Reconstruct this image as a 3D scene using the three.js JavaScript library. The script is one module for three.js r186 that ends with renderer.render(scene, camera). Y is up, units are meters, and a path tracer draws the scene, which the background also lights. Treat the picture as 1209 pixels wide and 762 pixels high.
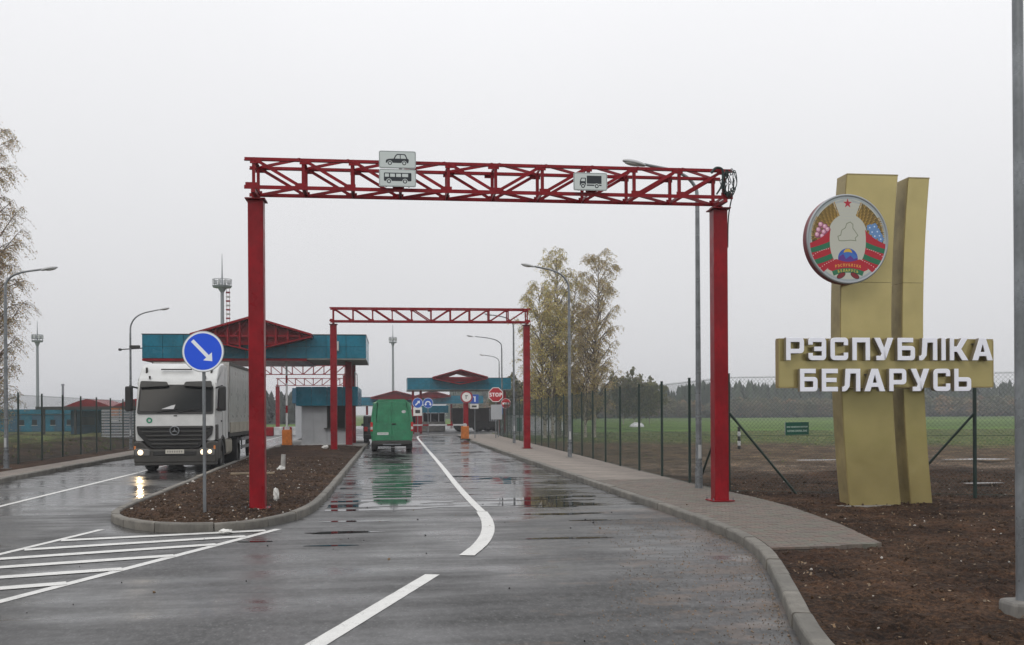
import * as THREE from 'three';
import { mergeGeometries, mergeVertices } from 'three/addons/utils/BufferGeometryUtils.js';
import { RoundedBoxGeometry } from 'three/addons/geometries/RoundedBoxGeometry.js';
import { ImprovedNoise } from 'three/addons/math/ImprovedNoise.js';

// ---------------------------------------------------------------- camera, sky, sun, exposure
const W = 1024, H = 645;
const scene = new THREE.Scene();
const camera = new THREE.PerspectiveCamera(36.46, W / H, 0.1, 4000);
camera.position.set(0, 1.8, 0);
camera.rotation.order = 'YXZ';
camera.rotation.set(0, -7.0 * Math.PI / 180, -0.33 * Math.PI / 180);
camera.setViewOffset(W, H, 0, -107.1 / 762 * H, W, H);      // level camera, lens shifted upward (verticals stay upright)
camera.updateProjectionMatrix();
scene.add(camera);

const renderer = new THREE.WebGLRenderer({ antialias: true });
renderer.setSize(W, H);
renderer.toneMapping = THREE.LinearToneMapping;
renderer.toneMappingExposure = 1.1;
renderer.shadowMap.enabled = true;

const perlin = new ImprovedNoise();
const P3 = (x, y, z) => perlin.noise(x, y, z);
function fbm(x, y, z = 0, o = 4) { let a = 0, s = 1, f = 1; for (let i = 0; i < o; i++) { a += s * P3(x * f, y * f, z + i * 7.3); s *= 0.5; f *= 2.03; } return a; }
function rng(seed) { let a = seed >>> 0; return () => { a = (a + 0x6D2B79F5) | 0; let t = Math.imul(a ^ (a >>> 15), 1 | a); t = (t + Math.imul(t ^ (t >>> 7), 61 | t)) ^ t; return ((t ^ (t >>> 14)) >>> 0) / 4294967296; }; }

{ // overcast sky: grey cloud deck, a little brighter toward the zenith, faint mottling
  const w = 512, h = 256, d = new Float32Array(w * h * 4);
  for (let j = 0; j < h; j++) for (let i = 0; i < w; i++) {
    const el = (j + 0.5) / h * Math.PI - Math.PI / 2, az = (i + 0.5) / w * Math.PI * 2;
    const s = Math.max(0, Math.sin(el));
    const cx = Math.cos(el) * Math.cos(az), cz = Math.cos(el) * Math.sin(az);
    const n = fbm(cx * 1.7 + 4, cz * 1.7, Math.sin(el) * 3.1, 4);
    let L = 0.615 * (1 + 1.1 * s) * (1 + 0.035 * n);
    if (el < 0) L = 0.615 * (1 + 0.035 * n);
    const k = (j * w + i) * 4;
    d[k] = L * 0.994; d[k + 1] = L * 0.998; d[k + 2] = L * 1.022; d[k + 3] = 1;
  }
  const t = new THREE.DataTexture(d, w, h, THREE.RGBAFormat, THREE.FloatType);
  t.mapping = THREE.EquirectangularReflectionMapping; t.magFilter = t.minFilter = THREE.LinearFilter; t.needsUpdate = true;
  scene.background = t; scene.environment = t;
}
const sun = new THREE.DirectionalLight(0xfff6ea, 0.7);
sun.position.set(-30, 60, 25); sun.castShadow = true; sun.shadow.radius = 40;
Object.assign(sun.shadow.camera, { left: -70, right: 70, top: 70, bottom: -70, near: 1, far: 260 });
sun.target.position.set(0, 0, -40);
scene.add(sun, sun.target);
scene.fog = new THREE.FogExp2(0xd4d6da, 0.0008);

// ---------------------------------------------------------------- helpers
const V = (x, y, z) => new THREE.Vector3(x, y, z);
const names = new Map();
function numbered(n) { const k = names.get(n) || 0; names.set(n, k + 1); return k ? `${n}_${String(k).padStart(3, '0')}` : n; }
function mesh(name, geo, mat, parent) {
  const g = Array.isArray(geo) ? merge(geo) : geo;
  const m = new THREE.Mesh(g, mat); m.name = parent ? name : numbered(name);
  m.castShadow = m.receiveShadow = true; (parent || scene).add(m); return m;
}
function merge(list) {
  const a = list.map(g => { let q = g.index ? g.toNonIndexed() : g; q = q.clone(); for (const k of Object.keys(q.attributes)) if (!['position', 'normal', 'uv'].includes(k)) q.deleteAttribute(k); if (!q.attributes.uv) q.setAttribute('uv', new THREE.BufferAttribute(new Float32Array(q.attributes.position.count * 2), 2)); return q; });
  return mergeGeometries(a);
}
function thing(name, label, category, p = [0, 0, 0], turn = 0, group) {
  const o = new THREE.Group(); o.name = numbered(name); o.position.set(...p); o.rotation.y = turn; scene.add(o);
  o.userData = { label, category }; if (group) o.userData.group = group; return o;
}
function tag(o, label, category, group) { o.userData.label = label; o.userData.category = category; if (group) o.userData.group = group; return o; }
function struct(o, label, category) { o.userData.kind = 'structure'; if (label) o.userData.label = label; if (category) o.userData.category = category; return o; }
function stuff(o, label, category) { o.userData.kind = 'stuff'; if (label) o.userData.label = label; if (category) o.userData.category = category; return o; }
function box(w, h, d, x = 0, y = 0, z = 0, r = 0) {           // chamfered box centred at x, y, z
  const g = r ? new RoundedBoxGeometry(w, h, d, 2, r) : new THREE.BoxGeometry(w, h, d); g.translate(x, y, z); return g;
}
function bx(x0, x1, y0, y1, z0, z1, r = 0) { return box(x1 - x0, y1 - y0, Math.abs(z1 - z0), (x0 + x1) / 2, (y0 + y1) / 2, (z0 + z1) / 2, r); }
const UP = V(0, 1, 0);
function orient(g, a, b) { const d = b.clone().sub(a), L = d.length(); d.normalize(); const q = new THREE.Quaternion().setFromUnitVectors(UP, d); g.applyQuaternion(q); g.translate((a.x + b.x) / 2, (a.y + b.y) / 2, (a.z + b.z) / 2); return g; }
function bar(a, b, w, d = w) {                                  // square bar between two points, sides kept upright
  const D = b.clone().sub(a), L = D.length(); D.normalize();
  const ref = Math.abs(D.y) > 0.98 ? V(1, 0, 0) : V(0, 1, 0);
  const X = new THREE.Vector3().crossVectors(ref, D).normalize(), Z = new THREE.Vector3().crossVectors(X, D).normalize();
  const g = new THREE.BoxGeometry(w, L, d); g.applyMatrix4(new THREE.Matrix4().makeBasis(X, D, Z)); g.translate((a.x + b.x) / 2, (a.y + b.y) / 2, (a.z + b.z) / 2); return g;
}
function angleBar(a, b, w, t = 0.008, flip = 1) {               // rolled steel angle between two points
  const D = b.clone().sub(a), L = D.length(); D.normalize();
  const ref = Math.abs(D.z) > 0.9 ? V(0, 1, 0) : V(0, 0, 1);
  const X = new THREE.Vector3().crossVectors(D, ref).normalize(), Z = new THREE.Vector3().crossVectors(D, X).normalize();
  const s = new THREE.Shape(); s.moveTo(0, 0); s.lineTo(w, 0); s.lineTo(w, t); s.lineTo(t, t); s.lineTo(t, w); s.lineTo(0, w); s.closePath();
  const g = new THREE.ExtrudeGeometry(s, { depth: L, bevelEnabled: false }); g.translate(-w / 2, -w / 2, -L / 2);
  const m = new THREE.Matrix4().makeBasis(X.multiplyScalar(flip), Z.multiplyScalar(flip), D); g.applyMatrix4(m); g.translate((a.x + b.x) / 2, (a.y + b.y) / 2, (a.z + b.z) / 2); return g;
}
function cyl(a, b, r0, r1 = r0, n = 12, open = false) { return orient(new THREE.CylinderGeometry(r1, r0, a.distanceTo(b), n, 1, open), a, b); }
function tube(pts, r0, r1 = r0, sides = 8, seg = 0) {           // tapered tube along points
  let p = pts; if (seg) p = new THREE.CatmullRomCurve3(pts).getPoints(seg);
  const pos = [], idx = [], nor = [], uv = []; let N = V(1, 0.13, 0.2).normalize();
  let len = 0;
  for (let i = 0; i < p.length; i++) {
    const T = (i < p.length - 1 ? p[i + 1].clone().sub(p[i]) : p[i].clone().sub(p[i - 1])).normalize();
    N.sub(T.clone().multiplyScalar(N.dot(T))); if (N.lengthSq() < 1e-6) N.set(T.y, T.z, T.x).sub(T.clone().multiplyScalar(T.dot(V(T.y, T.z, T.x)))); N.normalize();
    const B = new THREE.Vector3().crossVectors(T, N), r = r0 + (r1 - r0) * i / (p.length - 1);
    if (i) len += p[i].distanceTo(p[i - 1]);
    for (let k = 0; k <= sides; k++) { const a = k / sides * Math.PI * 2, c = Math.cos(a), s = Math.sin(a); const nx = N.x * c + B.x * s, ny = N.y * c + B.y * s, nz = N.z * c + B.z * s; pos.push(p[i].x + nx * r, p[i].y + ny * r, p[i].z + nz * r); nor.push(nx, ny, nz); uv.push(k / sides * 2 * Math.PI * r0, len); }
  }
  const S = sides + 1;
  for (let i = 0; i < p.length - 1; i++) for (let k = 0; k < sides; k++) { const a = i * S + k, b = a + S; idx.push(a, a + 1, b, b, a + 1, b + 1); }
  const g = new THREE.BufferGeometry(); g.setAttribute('position', new THREE.Float32BufferAttribute(pos, 3)); g.setAttribute('normal', new THREE.Float32BufferAttribute(nor, 3)); g.setAttribute('uv', new THREE.Float32BufferAttribute(uv, 2)); g.setIndex(idx); return g;
}
function polyShape(pts) {                                       // [x, y, r?] corners, r rounds the corner
  const s = new THREE.Shape(), n = pts.length;
  const at = i => pts[(i + n) % n];
  pts.forEach((p, i) => {
    const r = p[2] || 0;
    if (!r) { i ? s.lineTo(p[0], p[1]) : s.moveTo(p[0], p[1]); return; }
    const a = at(i - 1), b = at(i + 1);
    const da = Math.hypot(a[0] - p[0], a[1] - p[1]), db = Math.hypot(b[0] - p[0], b[1] - p[1]);
    const sx = p[0] + (a[0] - p[0]) / da * r, sy = p[1] + (a[1] - p[1]) / da * r;
    i ? s.lineTo(sx, sy) : s.moveTo(sx, sy);
    s.quadraticCurveTo(p[0], p[1], p[0] + (b[0] - p[0]) / db * r, p[1] + (b[1] - p[1]) / db * r);
  });
  s.closePath(); return s;
}
function extrude(shape, depth, bevel = 0, seg = 6) { return new THREE.ExtrudeGeometry(shape, { depth: depth - 2 * bevel, bevelEnabled: bevel > 0, bevelSize: bevel, bevelThickness: bevel, bevelOffset: -bevel, bevelSegments: 2, curveSegments: seg }).translate(0, 0, bevel); }
function rrect(w, h, r) { return polyShape([[-w / 2, -h / 2, r], [w / 2, -h / 2, r], [w / 2, h / 2, r], [-w / 2, h / 2, r]]); }
function faceUV(g) { g.computeBoundingBox(); const b = g.boundingBox, p = g.attributes.position, u = new Float32Array(p.count * 2); for (let i = 0; i < p.count; i++) { u[2 * i] = (p.getX(i) - b.min.x) / (b.max.x - b.min.x); u[2 * i + 1] = (p.getY(i) - b.min.y) / (b.max.y - b.min.y); } g.setAttribute('uv', new THREE.BufferAttribute(u, 2)); return g; }
function metreUV(g) {                                            // box mapping, uv in metres
  if (g.index) g = g.toNonIndexed(); const p = g.attributes.position, n = g.attributes.normal, u = new Float32Array(p.count * 2);
  for (let i = 0; i < p.count; i++) { const a = Math.abs(n.getX(i)), b = Math.abs(n.getY(i)), c = Math.abs(n.getZ(i)); const x = p.getX(i), y = p.getY(i), z = p.getZ(i); if (b > a && b > c) { u[2 * i] = x; u[2 * i + 1] = z; } else if (a > c) { u[2 * i] = z; u[2 * i + 1] = y; } else { u[2 * i] = x; u[2 * i + 1] = y; } }
  g.setAttribute('uv', new THREE.BufferAttribute(u, 2)); return g;
}
function canvasTex(w, h, draw) { const c = document.createElement('canvas'); c.width = w; c.height = h; draw(c.getContext('2d'), w, h); const t = new THREE.CanvasTexture(c); t.colorSpace = THREE.SRGBColorSpace; t.anisotropy = 8; return t; }
function dataTex(n, m, f, srgb = false) {
  const d = new Uint8Array(n * m * 4); for (let j = 0; j < m; j++) for (let i = 0; i < n; i++) { const v = f(i, j), k = (j * n + i) * 4; if (typeof v === 'number') d[k] = d[k + 1] = d[k + 2] = Math.max(0, Math.min(255, v)); else { d[k] = Math.max(0, Math.min(255, v[0])); d[k + 1] = Math.max(0, Math.min(255, v[1])); d[k + 2] = Math.max(0, Math.min(255, v[2])); } d[k + 3] = 255; }
  const t = new THREE.DataTexture(d, n, m); t.magFilter = THREE.LinearFilter; t.minFilter = THREE.LinearMipmapLinearFilter; t.generateMipmaps = true; t.wrapS = t.wrapT = THREE.RepeatWrapping; if (srgb) t.colorSpace = THREE.SRGBColorSpace; t.needsUpdate = true; return t;
}
const lin = (r, g, b) => new THREE.Color().setRGB(r, g, b);
// tileable value noise on an n-cell lattice
function tileNoise(seed) { const R = rng(seed), T = new Float32Array(65536).map(() => R()); return (x, y, n) => { const xi = Math.floor(x), yi = Math.floor(y), fx = x - xi, fy = y - yi, u = fx * fx * (3 - 2 * fx), v = fy * fy * (3 - 2 * fy); const q = (a, b) => T[((((a % n) + n) % n) * 251 + (((b % n) + n) % n) * 7919 + n * 31) & 65535]; return (q(xi, yi) * (1 - u) + q(xi + 1, yi) * u) * (1 - v) + (q(xi, yi + 1) * (1 - u) + q(xi + 1, yi + 1) * u) * v; }; }
const tn = tileNoise(5);
function tfbm(u, v, n, o = 4) { let a = 0, s = 0.5, k = n, t = 0; for (let i = 0; i < o; i++) { a += s * tn(u * k, v * k, k); t += s; s *= 0.55; k *= 2; } return a / t; }

// ---------------------------------------------------------------- materials
const std = (c, rough, extra = {}) => new THREE.MeshStandardMaterial({ color: c, roughness: rough, metalness: 0, ...extra });
const matte = (c, rough, spec, extra = {}) => new THREE.MeshPhysicalMaterial({ color: c, roughness: rough, metalness: 0, specularIntensity: spec, ...extra });   // weakly reflecting paint or soil
// wear: faint tone patches and streaks in paint, metre scale
const wearT = dataTex(256, 256, (i, j) => { const a = tfbm(i / 256, j / 256, 4, 5), b = tfbm(i / 256, j / 256 * 0.5, 32, 2); const v = 205 + 60 * (a - 0.5) + 26 * (b - 0.5); return v; }, true);
const wearRep = (s) => { const t = wearT.clone(); t.repeat.set(s, s); t.needsUpdate = true; return t; };
const roughT = dataTex(256, 256, (i, j) => 150 + 150 * (tfbm(i / 256, j / 256, 8, 4) - 0.5));
const rT = (s) => { const t = roughT.clone(); t.repeat.set(s, s); t.needsUpdate = true; return t; };
const liteT = dataTex(256, 256, (i, j) => { const a = tfbm(i / 256, j / 256, 6, 5); return 222 + 24 * (a - 0.5); }, true), liteRep = (s) => { const t = liteT.clone(); t.repeat.set(s, s); t.needsUpdate = true; return t; };
const M = {
  red: matte(lin(0.34, 0.006, 0.015), 0.6, 0.45, { map: wearRep(0.7), roughnessMap: rT(0.5) }),
  teal: matte(lin(0.014, 0.235, 0.35), 0.4, 0.6, { map: wearRep(0.4), roughnessMap: rT(0.3) }),
  tealB: matte(lin(0.015, 0.22, 0.33), 0.4, 0.6, { map: wearRep(0.4), roughnessMap: rT(0.3) }),
  blueWall: std(lin(0.025, 0.14, 0.24), 0.6, { map: wearRep(0.3) }),
  soffit: std(lin(0.5, 0.49, 0.47), 0.7, { map: wearRep(0.5) }),
  galv: std(lin(0.30, 0.32, 0.34), 0.5, { metalness: 0.35, map: wearRep(1.1), roughnessMap: rT(1) }),
  lampHead: std(lin(0.42, 0.43, 0.44), 0.5),
  lens: std(lin(0.5, 0.5, 0.48), 0.15),
  mast: std(lin(0.22, 0.24, 0.26), 0.6, { metalness: 0.3 }),
  fence: std(lin(0.008, 0.025, 0.02), 0.5),
  wire: std(lin(0.02, 0.045, 0.035), 0.5),
  gold: std(lin(0.6, 0.505, 0.22), 0.32, { metalness: 0.5, map: liteRep(0.5), roughnessMap: rT(0.7) }),
  goldEdge: std(lin(0.5, 0.4, 0.18), 0.42, { metalness: 0.35, map: wearRep(0.5) }),
  whiteLetter: std(lin(0.84, 0.86, 0.95), 0.4), letterSide: std(lin(0.2, 0.17, 0.12), 0.5),
  concrete: std(lin(0.27, 0.26, 0.24), 0.85, { map: wearRep(1.3) }),
  white: std(lin(0.72, 0.73, 0.74), 0.5, { map: wearRep(0.6) }),
  whiteDirty: std(lin(0.55, 0.54, 0.51), 0.6, { map: wearRep(0.9) }),
  greyWall: std(lin(0.50, 0.52, 0.55), 0.55, { map: liteRep(0.6) }),
  glassDark: matte(lin(0.01, 0.012, 0.013), 0.08, 0.25),
  glassGrey: std(lin(0.05, 0.06, 0.065), 0.12),
  black: std(lin(0.012, 0.012, 0.012), 0.6),
  rubber: std(lin(0.014, 0.014, 0.014), 0.85, { map: wearRep(2) }),
  darkGrey: std(lin(0.045, 0.044, 0.04), 0.6, { map: wearRep(1.2) }),
  midGrey: std(lin(0.06, 0.056, 0.049), 0.6, { map: wearRep(1.2) }),
  orange: std(lin(0.72, 0.2, 0.012), 0.5, { map: wearRep(1) }),
  signBack: std(lin(0.36, 0.38, 0.40), 0.5, { metalness: 0.4 }),
  green: new THREE.MeshPhysicalMaterial({ color: lin(0.022, 0.3, 0.135), roughness: 0.42, clearcoat: 0.5, clearcoatRoughness: 0.2, map: wearRep(0.8) }),
  carBlack: new THREE.MeshPhysicalMaterial({ color: lin(0.012, 0.016, 0.016), roughness: 0.4, clearcoat: 0.8, clearcoatRoughness: 0.1 }),
  truckWhite: new THREE.MeshPhysicalMaterial({ color: lin(0.7, 0.71, 0.7), roughness: 0.45, clearcoat: 0.4, clearcoatRoughness: 0.2, map: liteRep(0.7) }),
  curtain: std(lin(0.4, 0.41, 0.385), 0.55, { map: liteRep(0.5), roughnessMap: rT(0.5) }),
  boards: std(lin(0.40, 0.37, 0.30), 0.65, { map: wearRep(0.9) }),
  chrome: std(lin(0.6, 0.61, 0.62), 0.2, { metalness: 1 }),
  tail: std(lin(0.45, 0.02, 0.02), 0.25),
  cable: std(lin(0.02, 0.035, 0.035), 0.6),
};
const sm = (a, b, x) => { const t = Math.max(0, Math.min(1, (x - a) / (b - a))); return t * t * (3 - 2 * t); };
// ---------------------------------------------------------------- outlines (metres; road runs along -z)
function lerpPath(path, z) { for (let i = 0; i < path.length - 1; i++) { const [x0, z0] = path[i], [x1, z1] = path[i + 1]; if (z <= z0 && z >= z1) return x0 + (x1 - x0) * (z - z0) / (z1 - z0); } return z > path[0][1] ? path[0][0] : path[path.length - 1][0]; }
function smooth(path, n) { const c = new THREE.CatmullRomCurve3(path.map(([x, z]) => V(x, 0, z)), false, 'centripetal'); return c.getPoints(n).map(p => [p.x, p.z]); }
const kerbR = smooth([[1.3, 4], [2.1, -2], [2.7, -5.4], [3.12, -7.22], [3.56, -8.6], [4.06, -10.2], [4.44, -11.5], [4.7, -12.9], [4.83, -15], [4.86, -19], [4.86, -30], [4.87, -50], [4.9, -62.5]], 130);
const walkIn = [[4.62, -11.5], [6.17, -11.75], [6.62, -13.9], [7.0, -16.6], [7.08, -18.6], [7.05, -21], [7.2, -30], [7.5, -45], [7.9, -70], [8.2, -78]];
const kerbL = smooth([[-9.7, 4], [-10.1, -15], [-10.42, -27.7], [-10.71, -34.2], [-10.98, -43.9], [-11.5, -60], [-12, -78]], 80);
const walkLIn = [[-11.1, 4], [-11.5, -15], [-11.72, -31.2], [-11.85, -37.6], [-12.42, -49.8], [-13.0, -63], [-13.5, -78]];
const islOut = smooth([[-1.36, -62], [-1.36, -40], [-1.36, -24], [-1.37, -20.5], [-1.45, -18.2], [-1.66, -16.9], [-2.03, -16.0], [-2.55, -15.5], [-3.2, -15.45], [-3.85, -15.85], [-4.4, -16.6], [-4.82, -17.6], [-4.98, -19], [-5.14, -23.5], [-5.6, -34], [-6.1, -50], [-6.3, -62]], 150);
const islRight = islOut.filter((p, i) => i <= islOut.findIndex(q => q[1] > -15.46)).reverse(), islLeft = islOut.slice(islOut.findIndex(q => q[1] > -15.46));
const pebR = rng(11);

// ---------------------------------------------------------------- ground sheet to the horizon
const grassT = dataTex(512, 512, (i, j) => { const u = i / 512, v = j / 512; const a = tfbm(u, v, 4, 5), b = tn(u * 128, v * 128, 128), c = tn(u * 256, v * 256, 256); const g = 130 + 90 * (a - 0.5) + 50 * (b - 0.5) + 60 * (c - 0.5); return [g * (0.86 + 0.2 * (a - 0.3)), g, g * 0.62]; }, true);
const fieldM = matte(lin(0.4, 0.56, 0.23), 0.95, 0.3, { map: grassT, vertexColors: true }); grassT.repeat.set(1 / 9, 1 / 9);
{
  const g = new THREE.PlaneGeometry(5000, 5000, 240, 240).rotateX(-Math.PI / 2).translate(0, -0.07, -300);
  const p = g.attributes.position, u = g.attributes.uv; const col = new Float32Array(p.count * 3); for (let i = 0; i < p.count; i++) { u.setXY(i, p.getX(i), p.getZ(i)); const n = fbm(p.getX(i) * 0.013, p.getZ(i) * 0.02, 80, 3), m = P3(p.getX(i) * 0.04, p.getZ(i) * 0.05, 82), f = 0.95 + 0.35 * n; col[3 * i] = f * (1 + 0.25 * m); col[3 * i + 1] = f; col[3 * i + 2] = f * (1 + 0.1 * m); } g.setAttribute('color', new THREE.BufferAttribute(col, 3));
  struct(mesh('ground', g, fieldM), 'green field running to the forest', 'field');
}

// ---------------------------------------------------------------- wet asphalt
// colour: aggregate grain, older and newer patches, brown soil trodden onto the asphalt along the right kerb
const asphT = (() => {
  const nx = 1536, nz = 2048, R = rng(123), G = new Float32Array(65536).map(() => R());
  return dataTex(nx, nz, (i, j) => {
    const x = -12 + (i + 0.5) / nx * 18, z = -(j + 0.5) / nz * 48;
    const f1 = G[(i * 197 + j * 7919 + ((i * j) >> 3)) & 65535], f2 = tn(x * 28, z * 14, 4096), big = P3(x * 0.33, z * 0.22, 3.1) + 0.5 * P3(x * 1.1, z * 0.8, 5.7);
    let g = 60 + 12 * big + 24 * (f1 - 0.5) + 22 * (f2 - 0.5); if (f1 > 0.975) g += 26;
    let r = g, b = g;
    if (x > 0.5 && z > -18) { const d = lerpPath(kerbR, z) - x; if (d > -0.2 && d < 3) { const q = 0.9 * fbm(x * 1.2, z * 1.9, 71, 3) + 0.5 * P3(x * 7, z * 8, 2) + 0.25 - 0.26 * d, m = sm(0.0, 0.45, q) * (0.45 + 0.55 * f2); r += (96 - g) * 0.75 * m; b += (72 - g) * 0.6 * m; g += (82 - g) * 0.7 * m; } }
    return [r, g, b];
  }, true);
})();
asphT.wrapS = asphT.wrapT = THREE.MirroredRepeatWrapping; asphT.repeat.set(1 / 18, -1 / 48); asphT.offset.set(12 / 18, 0);
// roughness: damp film, streaked across the carriageway; drier grain by the kerb on the right
const asphR = dataTex(1024, 2048, (i, j) => {
  const x = -12 + (i + 0.5) / 1024 * 18, z = -(j + 0.5) / 2048 * 48;
  const st = fbm(x * 0.35, z * 1.7, 1.2, 4), pt = fbm(x * 0.5 + 9, z * 0.28, 4, 4), fine = fbm(x * 3, z * 7, 2, 2);
  let r = 0.39 + 0.26 * st + 0.3 * pt + 0.06 * fine;
  if (z > -18.6) r += 0.04; else r -= 0.17;
  const kx = lerpPath(kerbR, z), dk = kx - x; if (z > -17 && dk < 2.6) r += 0.16 * Math.min(1, (2.6 - dk) / 1.3) * (0.7 + 0.8 * fbm(x * 0.9, z * 1.5, 8, 3));
  return 255 * Math.max(0.09, Math.min(0.8, r));
});
asphR.wrapS = asphR.wrapT = THREE.MirroredRepeatWrapping; asphR.repeat.set(1 / 18, -1 / 48); asphR.offset.set(12 / 18, 0);
const asphB = dataTex(512, 512, (i, j) => { const u = i / 512, v = j / 512; return 128 + 130 * (tn(u * 128, v * 128, 128) - 0.5) + 110 * (tn(u * 256, v * 256, 256) - 0.5); });
asphB.repeat.set(1 / 1.6, 1 / 1.6);
const asphalt = std(lin(1.0, 1.0, 1.0), 1, { map: asphT, roughnessMap: asphR, bumpMap: asphB, bumpScale: 0.001 });
{
  const pts = [[-10.2, 5], ...[...kerbR].map(([x, z]) => [x + 0.07, z]), [4.97, -63], [5.0, -76], [16, -79], [16, -150], [-16, -150], [-16, -80], ...[...kerbL].reverse().map(([x, z]) => [x - 0.07, z])];
  const s = new THREE.Shape(pts.map(([x, z]) => new THREE.Vector2(x, -z)));
  const g = new THREE.ShapeGeometry(s).rotateX(-Math.PI / 2); const p = g.attributes.position, u = g.attributes.uv;
  for (let i = 0; i < p.count; i++) u.setXY(i, p.getX(i), p.getZ(i));
  struct(mesh('road', g, asphalt), 'wet grey asphalt carriageway with streaks of standing water', 'road');
}
// standing water: thin sheets with uneven, streaky shores
const waterM = std(lin(0.018, 0.018, 0.018), 0.025, { roughness: 0.03 }); waterM.ior = 1.33;
function waterSheet(name, x0, x1, z0, z1, dx, dz, f, label, mat, y = 0.005) {
  const nx = Math.round((x1 - x0) / dx), nz = Math.round((z0 - z1) / dz), val = []; const pos = [];
  for (let j = 0; j <= nz; j++) { val.push([]); for (let i = 0; i <= nx; i++) val[j].push(f(x0 + i * dx, z0 - j * dz)); }
  const tri = (a, b, c) => { const P = [a, b, c], o = []; for (let k = 0; k < 3; k++) { const p = P[k], q = P[(k + 1) % 3]; if (p[2] > 0) o.push(p); if ((p[2] > 0) !== (q[2] > 0)) { const t = p[2] / (p[2] - q[2]); o.push([p[0] + (q[0] - p[0]) * t, p[1] + (q[1] - p[1]) * t, 0]); } } for (let k = 1; k + 1 < o.length; k++) for (const v of [o[0], o[k], o[k + 1]]) pos.push(v[0], y, v[1]); };
  for (let j = 0; j < nz; j++) for (let i = 0; i < nx; i++) { const q = (a, b) => [x0 + (i + a) * dx, z0 - (j + b) * dz, val[j + b][i + a]]; const A = q(0, 0), B = q(1, 0), C = q(1, 1), D = q(0, 1); tri(A, B, C); tri(A, C, D); }
  const g = new THREE.BufferGeometry(); g.setAttribute('position', new THREE.Float32BufferAttribute(pos, 3));
  const n = new Float32Array(pos.length); for (let i = 1; i < n.length; i += 3) n[i] = 1; g.setAttribute('normal', new THREE.BufferAttribute(n, 3)); g.setAttribute('uv', new THREE.BufferAttribute(new Float32Array(pos.length / 3 * 2), 2));
  if (pos.length) struct(mesh(name, g, mat || waterM), label, 'puddle');
}
waterSheet('puddle', -1.25, 4.7, -18.2, -60, 0.07, 0.05, (x, z) => {
  const st = fbm(x * 0.55, z * 2.6, 3.3, 4), big = fbm(x * 0.4, z * 0.16, 6, 3);
  const lane = Math.exp(-Math.pow((x - (0.05 + 0.0 * z)) / 0.62, 2)) * 0.55;                 // wheel path of the left lane
  const left = Math.exp(-Math.pow((x - 3.15) / 0.42, 2)) * 0.36 * sm(-34, -24, z);
  const front = Math.exp(-Math.pow((z + 19.5) / 1.15, 2)) * 0.55 * sm(4.2, 3.0, x);
  const fade = sm(-58, -40, z);
  return st * 0.98 + big * 0.3 + (lane + left + front) * (0.35 + 0.65 * fade) - 0.42 - 0.6 * sm(-18.65 - 0.16 * Math.sin(x * 1.3) , -18.3, z) - 0.8 * sm(4.1, 4.6, x) - 0.25 * sm(-40, -56, z);
}, 'long streaky rain puddle in the lane behind the green van', waterM);
for (const [cx, cz, rx, rz, s, lab] of [[-0.62, -16.6, 0.5, 0.1, 1, 'small puddle by the tip of the planted island'], [-0.75, -15.1, 0.5, 0.16, 2, 'broken puddle in front of the planted island'], [2.46, -13.86, 0.6, 0.07, 3, 'narrow long puddle by the end of the curved white line'], [3.0, -17.2, 0.7, 0.12, 4, 'thin puddle between the white line and the kerb'], [-0.75, -13.6, 0.35, 0.06, 5, 'sliver of water beside the hatched markings'], [3.5, -16.1, 0.5, 0.06, 6, 'sliver of water beside the paved walk'], [-1.9, -14.2, 0.3, 0.07, 7, 'small dark puddle by the point of the hatching']])
  waterSheet('puddle', cx - rx * 1.4, cx + rx * 1.4, cz + rz * 1.5, cz - rz * 1.5, 0.03, 0.02, (x, z) => 1 - Math.hypot((x - cx) / rx, (z - cz) / rz) + 0.75 * fbm(x * 1.6, z * 9, s * 5, 3), lab);

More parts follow.
